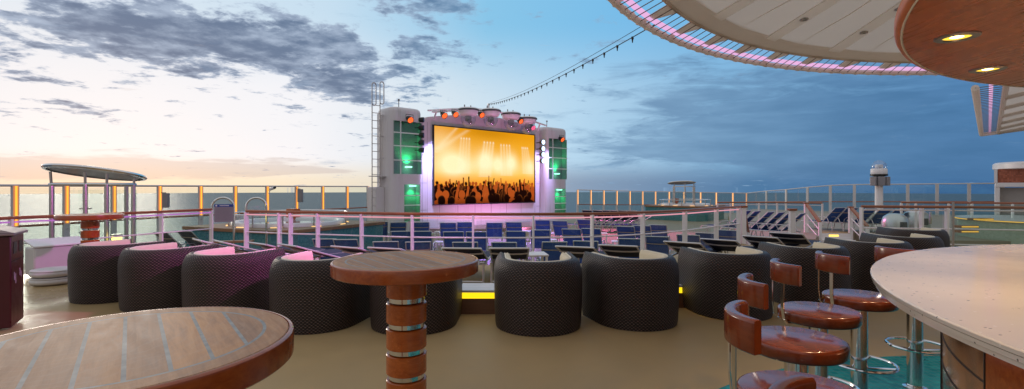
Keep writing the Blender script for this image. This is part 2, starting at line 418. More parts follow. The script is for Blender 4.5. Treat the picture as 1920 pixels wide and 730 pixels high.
dr=t.ss(t.m('ADD',n_r,rb),.58,.80)
ccol=t.mix(core,(.37,.46,.61),(.085,.145,.265))
bluer=t.ss(AZ,-.35,.0); ccol=t.mix(bluer,ccol,t.mix(core,(.27,.43,.62),(.09,.205,.37)))
sky=t.mix(t.m('MULTIPLY',dens,.93),base,ccol)
sky=t.mix(t.m('MULTIPLY',dlow,.5),sky,(.53,.47,.47))
rsh=t.ss(t.noise(cr.outputs[0],2.2,7,.55),.30,.75)
rcol=t.mix(t.ss(AZ,.15,.75),t.mix(rsh,(.145,.275,.455),(.215,.38,.575)),t.mix(rsh,(.054,.163,.335),(.075,.20,.40)))
sky=t.mix(t.m('MULTIPLY',dr,.85),sky,rcol)
nish=t.new('ShaderNodeTexSky',sky_type='NISHITA'); nish.sun_disc=False; nish.sun_elevation=radians(3); nish.sun_rotation=radians(-40)
sky=t.mix(.006,sky,nish.outputs[0],'ADD')
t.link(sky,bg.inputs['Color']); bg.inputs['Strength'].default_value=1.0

# ------------------------------------------------------------------ lights helper
def lamp(name, typ, loc, energy, col, target=None, parent=None, size=.1, spot=60, blend=.5):
    l=bpy.data.lights.new(name,typ); l.energy=energy; l.color=col
    if typ=='SPOT': l.spot_size=radians(spot); l.spot_blend=blend; l.shadow_soft_size=size
    elif typ=='POINT': l.shadow_soft_size=size
    elif typ=='AREA': l.size=size
    o=bpy.data.objects.new(name,l); COL.objects.link(o); o.location=loc
    if target is not None: o.rotation_euler=(Vector(target)-Vector(loc)).to_track_quat('-Z','Y').to_euler()
    if parent: 
        o.parent=parent; o.matrix_parent_inverse=parent.matrix_basis.inverted()
    return o
sun=bpy.data.lights.new('sun','SUN'); sun.energy=.55; sun.angle=radians(14); sun.color=(1,.86,.72)
so=bpy.data.objects.new('sun',sun); COL.objects.link(so); so.rotation_euler=Vector((.64,-.74,-.10)).to_track_quat('-Z','Y').to_euler()

# ------------------------------------------------------------------ structure: decks and sea
arc_px=[(462,396),(524,397.5),(545,398),(596,398.7),(678,400),(773,401.5),(887,402),(1000,402),(1110,401),(1205,398.5),(1284,394.8),(1343,390.5),(1385,388)]
arc=[on(x,y,.97) for x,y in arc_px]
arc=[Vector((p.x,p.y,0)) for p in arc]
up_edge=[(16,-8),(16,8.6),(10.6,9.75),(9.0,10.35),(7.55,10.95),(6.5,11.5)]+[(p.x*1.012,p.y+.12) for p in reversed(arc)]+[(-6.9,11.5),(-8.4,8.15),(-9.4,5),(-10.5,0),(-10.5,-8)]
tag(MB().prism(up_edge,LOW,0).build('upper_deck',tanfloor,smooth=0),kind='structure')
low_edge=[(-19,-8),(-18.5,2),(-14.6,13.2),(-12.3,17.9),(-8.6,27.8),(-2,36),(4.5,40.6),(14,46.2),(21.5,41.5),(22.4,37.2),(31.5,27.9),(33,15),(33,-8)]
tag(MB().prism(low_edge[::-1],-3.5,LOW).build('lower_deck',lowfloor,smooth=0),kind='structure')
SBD=-.25
sbp=[(7.7,16.5),(10.1,16.5),(12.05,19.5),(13.5,19.5),(14.0,16.2),(32.5,13),(31.2,27.9),(22.2,37),(19.5,40),(13.5,31)]
tag(MB().prism(sbp,LOW+.002,SBD).build('side_deck',lowfloor,smooth=0),kind='structure')
def sea_mat():
    m=bpy.data.materials.new('sea_water'); m.use_nodes=True; t=NT(m.node_tree); p=t.n['Principled BSDF']
    o=t.obj(); n1=t.noise(t.mapping(o,(.02,.05,1)),1,6,.65); n2=t.noise(o,.35,4,.6)
    t.link(t.mix(n1,(.055,.092,.125),(.105,.145,.175)),p.inputs['Base Color']); p.inputs['Roughness'].default_value=.42; p.inputs['Specular IOR Level'].default_value=.30; p.inputs['IOR'].default_value=1.33
    t.link(t.bump(t.m('ADD',n1,t.m('MULTIPLY',n2,.4)),.55,2.0),p.inputs['Normal']); return m
sea=MB().lathe([(1e-4,-37),(400,-37),(4200,-37)],96,cap=False).build('sea',sea_mat(),smooth=0); tag(sea,kind='structure')

# ------------------------------------------------------------------ tub chairs
def horseshoe(Rr, fwd, n=26, m=6):
    st=[]; L=0
    for i in range(m): y=fwd*(1-i/m); st.append((Vector((-Rr,y)),Vector((-1,0))))
    for i in range(n+1):
        a=pi+pi*i/n; st.append((Vector((Rr*cos(a),Rr*sin(a))),Vector((cos(a),sin(a)))))
    for i in range(1,m+1): y=fwd*i/m; st.append((Vector((Rr,y)),Vector((1,0))))
    return st
def sweep(mb, st, prof, mid, capr, k=5, uvs=True):
    rows=[];uv=[];L=0;prev=None
    pl=[0]
    for a,b in zip(prof,prof[1:]): pl.append(pl[-1]+hypot(b[0]-a[0],b[1]-a[1]))
    full=[]
    for i in range(k,0,-1):
        ph=pi/2*i/k; full.append((st[0][0]+Vector((0,capr*sin(ph))),st[0][1],cos(ph)))
    full+=[(p,nn,1) for p,nn in st]
    for i in range(1,k+1):
        ph=pi/2*i/k; full.append((st[-1][0]+Vector((0,capr*sin(ph))),st[-1][1],cos(ph)))
    for p,nn,c in full:
        if prev is not None: L+=max((p-prev).length,.004)
        prev=p
        row=[]
        for d,z in prof:
            dd=mid+(d-mid)*c
            q=p-nn*dd; row.append((q.x,q.y,z))
        rows.append(row); uv.append([(L,l) for l in pl])
    mb.grid(rows,uv=uv if uvs else None)
def tub_chair(label, loc, rz):
    r=thing('tub_chair',label,'tub chair',loc,rz,'wicker tub chairs in an arc along the deck')
    st=horseshoe(.47,.36)
    sh=MB(); sweep(sh,st,[(.020,.004),(.012,.05),(.004,.20),(.001,.42),(0,.54),(.006,.60),(.020,.655),(.042,.70),(.068,.724),(.092,.728),(.116,.712),(.13,.67),(.13,.20)],.065,.065)
    sh.build('wicker_shell',wicker,r,smooth=60)
    fp=MB(); fp.grid([[(x,.40,.004),(x,.41,.10),(x,.41,.22),(x,.38,.255),(x,.30,.262)] for x in (-.35,-.2,0,.2,.35)],uv=[[(x,z) for z in (0,.1,.22,.26,.34)] for x in (-.35,-.2,0,.2,.35)])
    fp.build('wicker_apron',wicker,r)
    ln=MB(); sweep(ln,horseshoe(.47,.33),[(.125,.30),(.118,.60),(.118,.70),(.128,.722),(.15,.728),(.175,.715),(.19,.68),(.195,.45),(.195,.30)],.155,.035,uvs=False)
    ln.build('padded_liner',cream,r,smooth=60)
    pp=MB(); pts=[(p-nn*.122) for p,nn in horseshoe(.47,.34)]; pp.tube([(q.x,q.y,.722) for q in pts],.008,6); pp.build('piping',piping,r)
    cu=MB(); inn=horseshoe(.27,.36,18,3); poly=[(p.x,p.y) for p,_ in inn]
    cu.prism(poly,.262,.40); cu.build('seat_cushion',cream,r,bevel=.035,seg=3)
    return r
fx,fy=-1.2,27
chairs=[(-5.36,6.68),(-4.38,6.26),(-3.31,5.81),(-2.12,5.39),(-1.05,5.35),(.28,5.32),(1.36,5.5),(2.575,5.87),(3.82,6.41),(5.07,6.98),(6.12,7.72),(7.28,8.95)]
cl_=['dark wicker tub chair just by the maroon litter bin','dark wicker tub chair, second along the arc from the litter bin','dark wicker tub chair, third along the arc from the litter bin',
 'dark wicker tub chair just beyond the cut off planked table, fourth from the bin','dark wicker tub chair half hidden by the column of the whole round table',
 'dark wicker tub chair seen square from behind, beside the yellow lit step','dark wicker tub chair turned slightly, one step along from the square-on chair','dark wicker tub chair lit amber on one side, across the second lit step',
 'dark wicker tub chair behind the stool backs, fourth from the glass screen end','dark wicker tub chair behind the bar stools, third from the glass screen','dark wicker tub chair, next to last before the glass screen','dark wicker tub chair at the glass screen end of the arc']
rots=[-.42,-.38,-.30,-.22,-.03,.04,.32,.12,.02,-.05,-.12,-.16]
for i,((x,y),l) in enumerate(zip(chairs,cl_)):
    rz=-math.atan2(fx-x,fy-y)*.4+ (0)
    if i==0: c0=tub_chair(l,(x,y,0),rots[i]); ct=tree_of(c0)
    else: dup(c0,l,(x,y,0),rots[i],ct)

# ------------------------------------------------------------------ bar tables
def bar_table(label, x, y, rz=radians(37.6)):
    r=thing('bar_table',label,'bar table',(x,y,0),rz,'round teak bar tables')
    MB().lathe([(1e-4,1.002),(.36,1.002),(.392,1.003),(.397,1.008),(.3975,1.062),(.396,1.0685),(.391,1.0722),(.3855,1.0725),(.3835,1.066),(1e-4,1.066)],96).build('table_rim',mahog,r,smooth=40)
    MB().lathe([(.383,1.0665),(.383,1.0715),(.380,1.073),(1e-4,1.073)],96,cap=False).build('tabletop',tabletop_m,r,smooth=20)
    z=1.002
    MB().lathe([(.112,.982),(.125,.99),(.125,z),(.04,z)],48).build('top_plate',chrome,r)
    zz=.982
    for k in range(7):
        a=zz-.112; 
        MB().lathe([(.09,a),(.106,a),(.110,a+.004),(.110,zz-.008),(.106,zz-.004),(.09,zz-.004)],48).build('drum',mahog_v,r,smooth=30)
        MB().lathe([(.095,a-.028),(.097,a-.026),(.097,a-.002),(.095,a)],48).build('collar',chrome,r)
        zz=a-.028
    MB().lathe([(.09,0),(.20,0),(.20,.012),(.115,.018),(.09,zz)],48).build('base',chrome,r)
    return r
bar_table('round bar table cut off by the frame, its planked top filling the corner',-.991,1.268)
bar_table('whole round bar table on a banded wooden column between the wicker chairs',-.585,2.751,radians(36))
bar_table('small distant round bar table on a red banded column by the canopied shower',-6.25,7.35,radians(20))

# ------------------------------------------------------------------ bar: counter, floor, soffit, stools
bc=(3.5477,.7333)
tag(MB().lathe([(1e-4,.05),(3.46,.05),(3.475,.045),(3.48,.0)],128,(bc[0],bc[1],0),cap=False).build('bar_mosaic_floor',tealfloor,smooth=20),kind='structure')
bar=thing('bar_counter','big round bar with a speckled stone counter and copper panelled front','bar',(bc[0],bc[1],0.05))
zc=H-.36-.05
R_=2.445
MB().lathe([(1.55,zc-.05),(R_-.03,zc-.052),(R_-.012,zc-.046),(R_-.010,zc-.034),(R_-.014,zc-.033),(R_-.004,zc-.031),(R_-.002,zc-.018),(R_-.007,zc-.017),(R_+.001,zc-.015),(R_+.002,zc-.004),(R_-.002,zc),(1.55,zc)],192,cap=False).build('countertop',counter_m,bar,smooth=30)
MB().lathe([(1.55,zc-.05),(1.55,zc)],96,cap=False).build('counter_inner_edge',counter_m,bar)
MB().lathe([(2.17,.0),(2.17,.10),(2.20,.10),(2.20,zc-.051)],160,cap=False).build('base_panel',copper,bar,smooth=30)
darktrim=pmat('dark_joint',(.05,.022,.012),.6)
seam=MB()
def onb(a,z,r=2.203): return (r*cos(a),r*sin(a),z)
for a in np.radians(np.arange(55,300,17.0)+.0): MB().bar(onb(a,.1),onb(a,zc-.055),.006,.006,up=(cos(a),sin(a),0)).build('panel_seam',darktrim,bar)
for z in (.90,.79,.68,.57,.46,.35,.24): MB().lathe([(2.199,z-.004),(2.2025,z-.003),(2.2025,z+.003),(2.199,z+.004)],160,cap=False).build('panel_joint',darktrim,bar)
wd=MB(); 
wp=[];
for q in range(13):
    a=radians(157.4)+radians(16.2)*q/12; wp.append([onb(a,.12,2.207),onb(a,zc-.06,2.207)])
wd.grid(wp); wd.build('wood_panel',mahog,bar)

zs=2.12; sc=(4.07,.27); SR=3.06
sof=thing('bar_soffit','round varnished wood soffit with glowing downlights above the bar','soffit',(sc[0],sc[1],zs))
def radial_wood():
    m=soffitwood.copy(); m.name='soffit_veneer_curved'; return m
MB().lathe([(1e-4,0),(SR-.02,0)],160,cap=False).build('soffit_panel',soffitwood,sof,smooth=20)
MB().lathe([(SR-.02,-.001),(SR-.006,.003),(SR,.016),(SR,.042),(SR-.008,.054),(SR-.02,.058)],160,cap=False).build('edge_band',pmat('soffit_edge_veneer',(.55,.17,.06),.45,var=.15,spec=.3),sof,smooth=60)
MB().lathe([(SR-.021,-.0015),(SR-.026,-.004),(SR-.03,-.0005)],160,cap=False).build('edge_inlay',piping,sof)
MB().lathe([(SR-.02,.056),(SR-.03,.062),(SR-.03,.75),(SR-.4,.95)],160,cap=False).build('soffit_drum',pmat('pale_drum_panel',(.62,.52,.50),.5,var=.05),sof)
for k in range(-3,9):
    a=radians(139.2-18.2*k)
    if sin(a)<-.4: continue
    p=(2.85*cos(a),2.85*sin(a))
    dl=MB().lathe([(.048,-.003),(.052,-.009),(.074,-.009),(.078,-.006),(.078,.0)],32,(p[0],p[1],0),cap=False).build('downlight',brushed,sof)
    MB().lathe([(1e-4,-.0036),(.024,-.0036)],24,(p[0],p[1],0),cap=False).build('bulb',warm,dl)
    MB().lathe([(.024,-.0036),(.0485,-.0036)],24,(p[0],p[1],0),cap=False).build('reflector',warmrim,dl)
    if k in (-1,0,1,2): lamp('downlight_beam','SPOT',(sc[0]+p[0],sc[1]+p[1],zs-.03),42,(1,.70,.38),(sc[0]+p[0],sc[1]+p[1],0),None,.05,95,.7)

def stool(label, x, y, back_deg):
    r=thing('bar_stool',label,'bar stool',(x,y,.05),0,'lacquered bar stools around the counter')
    zt=.735
    MB().lathe([(1e-4,zt-.066),(.18,zt-.066),(.199,zt-.062),(.2045,zt-.052),(.206,zt-.016),(.2025,zt-.005),(.193,zt-.0005),(1e-4,zt)],64).build('seat',stoolwood,r,smooth=50)
    MB().lathe([(.05,0),(.052,.02),(.0475,.026),(.0475,zt-.075),(.085,zt-.066),(.085,zt-.062)],32).build('post',chrome,r)
    MB().lathe([(1e-4,0),(.072,0),(.072,.007),(.052,.012)],32).build('base_flange',chrome,r)
    ring=MB(); ring.tube([(.18*cos(a)+.02,.18*sin(a),.30) for a in np.linspace(0,2*pi,40,endpoint=False)],.0105,8,closed=True)
    for a in (radians(40),radians(-40),radians(180)): ring.tube([(.04*cos(a),.04*sin(a),.275),(.185*cos(a)+.012,.185*sin(a),.30)],.008,6)
    ring.build('foot_ring',chrome,r)
    b=radians(back_deg); span=radians(46); bk=MB(); rows=[]
    prof=[(.004,.0),(.034,.0),(.040,.006),(.040,.104),(.033,.112),(.008,.112),(.0,.104),(0,.006),(.004,0)]
    N=14
    for q in range(N+1):
        a=b-span+2*span*q/N; e=min(q,N-q); sh=.0 if e>0 else .004
        R0=.185
        rows.append([((R0+dx)*cos(a)+.02*cos(b),(R0+dx)*sin(a)+.02*sin(b),.887+dz*(1-2*sh)) for dx,dz in prof])
    bk.grid(rows); n=len(prof)
    bk.f.append(tuple(range(n-1))[::-1]); bk.f.append(tuple(len(bk.v)-n+k for k in range(n-1)))
    bk.build('backrest',stoolwood,r,smooth=50,bevel=.004)
    for s in (-.32,.32):
        a=b+s; st=MB(); R1=.212
        c,si=cos(a),sin(a); o2=Vector((.02*cos(b),.02*sin(b),0))
        pts=[Vector((.12*c,.12*si,zt-.068)),Vector((.205*c,.205*si,zt-.068)),Vector((R1*c,R1*si,zt-.045))+o2*.6,Vector((R1*c,R1*si,zt+.02))+o2,Vector((R1*c,R1*si,.92))+o2]
        for p0,p1 in zip(pts,pts[1:]): st.bar(p0,p1,.006 if abs(p0.z-p1.z)>.03 else .022,.022 if abs(p0.z-p1.z)>.03 else .006,up=(-si,c,0) if abs(p0.z-p1.z)>.03 else (0,0,1))
        st.build('strut',chrome,r)
    return r
stools=[((.735,.905),150,'lacquered bar stool cut off by the bottom edge, only its back end showing'),((.98,1.67),163,'lacquered bar stool with its thick curved back seen large, second along the counter'),((1.30,2.27),167,'lacquered bar stool with its oval seat whole, third along the counter'),((1.73,2.80),174,'lacquered bar stool with its seat raised clear, fourth along the counter'),
 ((2.22,3.17),180,'lacquered bar stool before the wicker chair, its seat just meeting the counter edge'),((2.86,3.52),198,'lacquered bar stool whose seat is hidden under the counter edge')]
for (x,y),b,l in stools: stool(l,x,y,b)

# ------------------------------------------------------------------ canopies
cc=(7.378,2.008); CR=7.21; cz=H+2.13
can=thing('canopy','huge round fabric canopy edged with a violet light tube over the bar','canopy',(cc[0],cc[1],cz))
ang=[radians(95+q*(265-95)/150) for q in range(151)]
ang=[radians(80+q*120/240) for q in range(241)]
ra=np.radians(np.arange(80,200,.225))
MB().tube([(CR*cos(a),CR*sin(a),0) for a in ra],[.052 if k%9 in (0,1) else .042 for k in range(len(ra))],8).build('rim_tube',fabband,can)
MB().tube([((CR-.10)*cos(a),(CR-.10)*sin(a),.055) for a in ang],.036,8).build('light_tube',violet_tube,can)
fr=6.78
def fz(r): return .10+(fr-r)*.36
rows=[]
for a in ang:
    k=.5+.5*cos((a-radians(81.3))*2*pi/radians(13.5))
    rows.append([((r)*cos(a),(r)*sin(a),fz(r)-.05*(1-k)*min(1,(fr-r)/1.0)*(r/fr)) for r in (fr,fr-.3,fr-.8,fr-1.6,fr-2.6,fr-3.8,fr-5)])
MB().grid(rows).build('fabric',fab,can,smooth=60)
MB().grid([[((fr+.02)*cos(a),(fr+.02)*sin(a),.075),((fr-.20)*cos(a),(fr-.20)*sin(a),.125+.02),((fr-.24)*cos(a),(fr-.24)*sin(a),.19)] for a in ang]).build('hem_band',fabband,can)
MB().tube([((fr+.0)*cos(a),(fr+.0)*sin(a),.095) for a in ang],.028,6).build('hem_cable',fabband,can)
lc=MB()
a=radians(81)
while a<radians(199):
    lc.tube([(CR*cos(a),CR*sin(a),-.02),((fr+.01)*cos(a+.018),(fr+.01)*sin(a+.018),.07)],.006,5)
    a+=radians(1.35)
lc.build('lacing',lacing,can)
for q,a in enumerate(np.radians(np.arange(81.3,200,6.75))):
    ab=MB(); e=.035
    ab.slab([(CR*cos(a-.004),CR*sin(a-.004),.02),(CR*cos(a+.004),CR*sin(a+.004),.02),((fr)*cos(a+.03),(fr)*sin(a+.03),.09),((fr)*cos(a-.022),(fr)*sin(a-.022),.09)],(0,0,.02))
    ab.build('corner_tab',fabband,can)
    if q%2: continue
    st=MB(); hw=.13; 
    rs=[fr-.25,fr-1.0,fr-2.0,fr-3.0,fr-4.2]
    nx,ny=-sin(a),cos(a)
    st.grid([[(r*cos(a)-nx*hw,r*sin(a)-ny*hw,fz(r)-.055),(r*cos(a)-nx*hw*.96,r*sin(a)-ny*hw*.96,fz(r)-.075),(r*cos(a)+nx*hw*.96,r*sin(a)+ny*hw*.96,fz(r)-.075),(r*cos(a)+nx*hw,r*sin(a)+ny*hw,fz(r)-.055)] for r in rs])
    st.build('reinforcing_strip',fabstrip,can)
    for r in np.arange(fr-.75,fr-4,-.52):
        MB().tube([(r*cos(a)+.045*cos(b),r*sin(a)+.045*sin(b),fz(r)-.082) for b in np.linspace(0,2*pi,16,endpoint=False)],.016,6,closed=True).build('grommet',brushed,can)
    a2=a+radians(6.75)
    MB().tube([(r*cos(a2),r*sin(a2),fz(r)-.10*min(1,(fr-r)/1.0)*(r/fr)+.025) for r in rs],.007,6).build('fabric_seam',fabstrip,can)
# far canopy of the next bar
A=Vector((14.1,15.1,4.5)); B=at(1840,253,28.5); Cc=at(1990,233,27); Dd=Vector((24,13,4.7))
can2=thing('far_canopy','pale fabric canopy with a laced edge hanging beyond the wood soffit','canopy',(0,0,0))
e=(B-A).normalized(); inn=(Cc-B).normalized()
MB().tube([A+(B-A)*q/24 for q in range(25)],.10,8).build('edge_tube',fabband,can2)
hem=[A+inn*.72+(B-A)*q/24 for q in range(25)]
MB().tube(hem,.08,8).build('hem_tube',fabband,can2)
MB().tube([p-inn*.35+Vector((0,0,.1)) for p in hem],.05,6).build('light_tube',violet_tube,can2)
l2=MB()
for q in range(40): 
    p=A+(B-A)*q/40; l2.tube([p,p+inn*.72+(B-A)*.012],.013,5)
l2.build('lacing',lacing,can2)
MB().tube([B,B+(Cc-B)*1.0],.10,8).build('edge_tube',fabband,can2)
for q in range(6):
    p0=A+inn*.72+(B-A)*q/6; p1=A+inn*.72+(B-A)*(q+1)/6; L=9
    rows=[[p0+(p1-p0)*s+inn*L*u+Vector((0,0,.28*4*s*(1-s)+u*1.0)) for u in (0,.3,.6,1)] for s in np.linspace(0,1,7)]
    MB().grid(rows).build('fabric_panel',fab,can2,smooth=60)
    MB().tube([p1+Vector((0,0,-.06)),p1+inn*L+Vector((0,0,.94))],.07,8).build('panel_batten',fabband,can2)

# ------------------------------------------------------------------ railings
def poly_at(pts, s):
    pass
def tube_along(pts, z, r, dz=None): return [(p[0],p[1],(z if not callable(z) else z(p))) for p in pts]
tube_pink=pmat('pale_rail_tube',(.86,.80,.84),.3,var=.03)
def smooth_path(P, n=6):
    out=[]
    for i in range(len(P)-1):
        p0=P[max(i-1,0)];p1=P[i];p2=P[i+1];p3=P[min(i+2,len(P)-1)]
        for k in range(n):
            u=k/n; out.append(.5*((2*p1)+(p2-p0)*u+(2*p0-5*p1+4*p2-p3)*u*u+(3*p1-p0-3*p2+p3)*u**3))
    out.append(P[-1]); return out
def railing(name, label, pts, ztop=.97, zb=0, tubes=(.90,.53), group=None, postw=.085, posts=None, led=None, glassp=True, cap=.03):
    r=thing(name,label,'railing',(pts[0].x,pts[0].y,zb))
    o=Vector((pts[0].x,pts[0].y,zb)); sp=smooth_path([Vector((p.x,p.y,0)) for p in pts])
    rel=[p-Vector((o.x,o.y,0)) for p in sp]
    h=ztop-zb
    MB().tube([(p.x,p.y,h) for p in rel],[cap]*len(rel),10).build('handrail',teak_rail,r)
    for i,z in enumerate(tubes): MB().tube([(p.x,p.y,z-zb) for p in rel],.014,8).build('rail_tube' if i else 'light_tube',tube_pink if i or not led else led,r)
    P=[p-Vector((o.x,o.y,0)) for p in (posts or pts)]
    P=[Vector((p.x,p.y,0)) for p in P]
    for i,p in enumerate(P):
        dr=(P[min(i+1,len(P)-1)]-P[max(i-1,0)]); an=atan2(dr.y,dr.x)
        MB().box((p.x,p.y,(h-.02)/2),(.03,.11,h-.02),an).build('post',white,r,bevel=.004)
    if glassp:
        for p,q in zip(P,P[1:]):
            d=(q-p); L=d.length; d/=L; nn=Vector((-d.y,d.x,0))*.03
            if L<.35: continue
            MB().slab([p+d*.06+nn+Vector((0,0,.08)),q-d*.06+nn+Vector((0,0,.08)),q-d*.06+nn+Vector((0,0,h-.12)),p+d*.06+nn+Vector((0,0,h-.12))],nn*.3).build('glass_pane',clearglass,r,smooth=0)
    return r
railing('glass_railing','long curved teak capped railing with glass panes between the loungers',arc,led=emat('pink_rail_light',(.92,.40,.48),.85))
lr=[on(396,393,.97),(on(250,399.5,.97)),on(130,405,.97),on(20,409,.97),Vector((-9.0,5.2,0)),Vector((-9.8,1,0))]
railing('glass_railing','teak capped railing behind the litter bin and the distant bar table',lr,posts=[lr[0],on(302,397,.97),lr[3],lr[4],lr[5]],led=emat('violet_rail_light',(.62,.22,.72),.75))
br=[on(1615,387.5,1.07),on(1700,388,1.07),on(1788,388.5,1.07),Vector((10.6,9.75,0)),Vector((13.5,8.6,0))]
railing('glass_railing','teak capped glass railing beyond the bar counter',br,ztop=1.07,tubes=(1.0,.62,.3),posts=[br[0],on(1728,388,1.07),on(1775,388.4,1.07),br[3],br[4]],postw=.08)
# tall glass screen edge that ends the arc of chairs
gs=thing('glass_screen','tall clear glass screen standing past the last wicker chair','glass screen',(8.05,9.05,0))
MB().box((.75,-.42,.62),(1.75,.012,1.1),radians(-29)).build('pane',clearglass,gs,smooth=0)
MB().box((0,0,.6),(.03,.03,1.2),radians(-29)).build('edge_post',brushed,gs)

# far inner railings on the lower deck
def thin_rail(label, P, ztop, zb, n_posts, mat=white, teak=True, tubes=()):
    r=thing('deck_railing',label,'railing',(P[0].x,P[0].y,zb)); o=P[0]
    sp=smooth_path([Vector((p.x-o.x,p.y-o.y,0)) for p in P]); h=ztop-zb
    MB().tube([(p.x,p.y,h) for p in sp],.035,8).build('handrail',teak_rail if teak else white,r)
    for z in tubes: MB().tube([(p.x,p.y,z-zb) for p in sp],.018,6).build('rail_tube',mat,r)
    for i in range(n_posts):
        p=sp[round(i*(len(sp)-1)/(n_posts-1))]; MB().box((p.x,p.y,(h-.02)/2),(.07,.04,h-.02)).build('post',mat,r)
    return r
pinkpost=pmat('pink_lit_post',(.75,.68,.70),.4)
thin_rail('teak topped railing in front of the blue loungers by the stair',[at(1345,381,24),at(1440,380,24),at(1542,380.5,23)],.75,-.25,6,pinkpost,True,(.64,))
thin_rail('second teak railing further off above the green pool',[at(1690,379,18),at(1800,380,17.5),at(1935,382,17)],.93,-.3,6,white,True,(.80,))

# ------------------------------------------------------------------ outer windscreens
def windscreen(label, P, lit, group=None, zrail=None, mat=amber):
    r=thing('glass_windscreen',label,'windscreen',(P[0][0].x,P[0][0].y,LOW)); o=Vector((P[0][0].x,P[0][0].y,LOW))
    top=[p-o for p,_ in P]
    MB().tube(top,.035,8).build('top_rail',offwhite,r)
    hr=[Vector((p.x,p.y,z))-o for p,z in P]
    MB().tube(hr,.035,8).build('handrail',teak_rail,r)
    for i,(t_,h_) in enumerate(zip(top,hr)):
        d=top[min(i+1,len(top)-1)]-top[max(i-1,0)]; an=atan2(d.y,d.x)
        p=MB().box((t_.x,t_.y,t_.z/2),(.17,.07,t_.z),an).build('post',offwhite,r)
        nn=Vector((sin(an),-cos(an),0))
        wpos=t_+o
        if nn.dot(-Vector((wpos.x,wpos.y,0)))<0: nn=-nn
        if lit:
            c=Vector((t_.x,t_.y,0))+nn*.045+Vector((cos(an),sin(an),0))*(.0)
            MB().box((c.x,c.y,(t_.z+h_.z)/2),(.115,.016,t_.z-h_.z-.02),an).build('light_strip',amberglow,p); c+=nn*.009; MB().box((c.x,c.y,(t_.z+h_.z)/2),(.05,.008,t_.z-h_.z-.03),an).build('light_core',mat,p)
        b=MB().tube([Vector((t_.x,t_.y,h_.z-.16))+nn*.04,Vector((t_.x,t_.y,h_.z-.14))+nn*.12,h_+nn*.12],.018,6).build('bracket',offwhite,p)
    for a,b in zip(top,top[1:]):
        d=(b-a); L=d.length; dd=Vector((d.x,d.y,0)).normalized(); nn=Vector((-dd.y,dd.x,0))*.006
        MB().slab([Vector((a.x,a.y,.1))+dd*.1,Vector((b.x,b.y,.1))-dd*.1,b-dd*.1-Vector((0,0,.06)),a+dd*.1-Vector((0,0,.06))],nn*2).build('glass_pane',seaglass,r,smooth=0)
    return r
lp=[]
for x in (-150,-60,28,124,213,299,376,441,501,556,605,651,690):
    yh=np.interp(x,[-150,28,131,258,372,690],[437,425,419,410,404.5,389])
    Y=F*1.12/(yh-HY); p=at(x,350,Y); p.z=1.53; lp.append((p,.35))
windscreen('glass windscreen with amber lit posts running from the bin to the screen tower',lp,True)
rp=[]
for i,x in enumerate((1070,1083,1107.8,1132,1156.5,1181,1204.7,1228.8,1254.6,1282.5,1313.7,1343,1374,1400)):
    Y=np.interp(x,[1060,1083,1250,1400],[39,40,45,43]); yt=np.interp(x,[1062,1170,1290,1400],[355.5,358.5,360.5,362.5])
    p=at(x,yt,Y); rp.append((p,p.z-1.18))
windscreen('far glass windscreen with small amber posts beyond the right tower of the screen'.replace('right ','short '),rp[1:],True,mat=amberdim)
rp=[]
for x,yt,Y in ((1400,362.5,43),(1437,358.5,40),(1474,355.8,37),(1514,351.5,35.3),(1557,348,33.9),(1602,346.4,33),(1650,346,32.2),(1702,345.7,31.5),(1757,345,30.7),(1817,344.5,29.9),(1880,344,29)):
    p=at(x,yt,Y); q=at(x,378.5,Y); rp.append((p,q.z))
windscreen('white posted glass windscreen running behind the domed light column',rp,False)
# small speakers and cameras fixed on the windscreen posts
def speaker(label, p, s=1.0, rz=0):
    r=thing('outdoor_speaker',label,'speaker',p,rz)
    MB().box((0,0,0),(.20*s,.14*s,.52*s)).build('cabinet',greyp,r,bevel=.02)
    MB().tube([(-.18*s,.02,.27*s),(0,0,.27*s)],.015,6).build('bracket',blackp,r)
speaker('small grey speaker on a windscreen post beside the canopied shower',at(311,376,17.6))
speaker('small tilted grey speaker on a windscreen post above the whirlpool',at(563,367,22),1.1)
r=thing('security_camera','small white camera on a windscreen post over the whirlpool','camera',at(507,355,20.6))
MB().tube([(0,0,0),(.22,-.12,.06)],.06,10).build('housing',white,r); MB().tube([(.22,-.12,.06),(.27,-.15,.07)],.05,10).build('lens',blackp,r); MB().tube([(-.1,.05,-.2),(0,0,0)],.02,6).build('bracket',white,r)

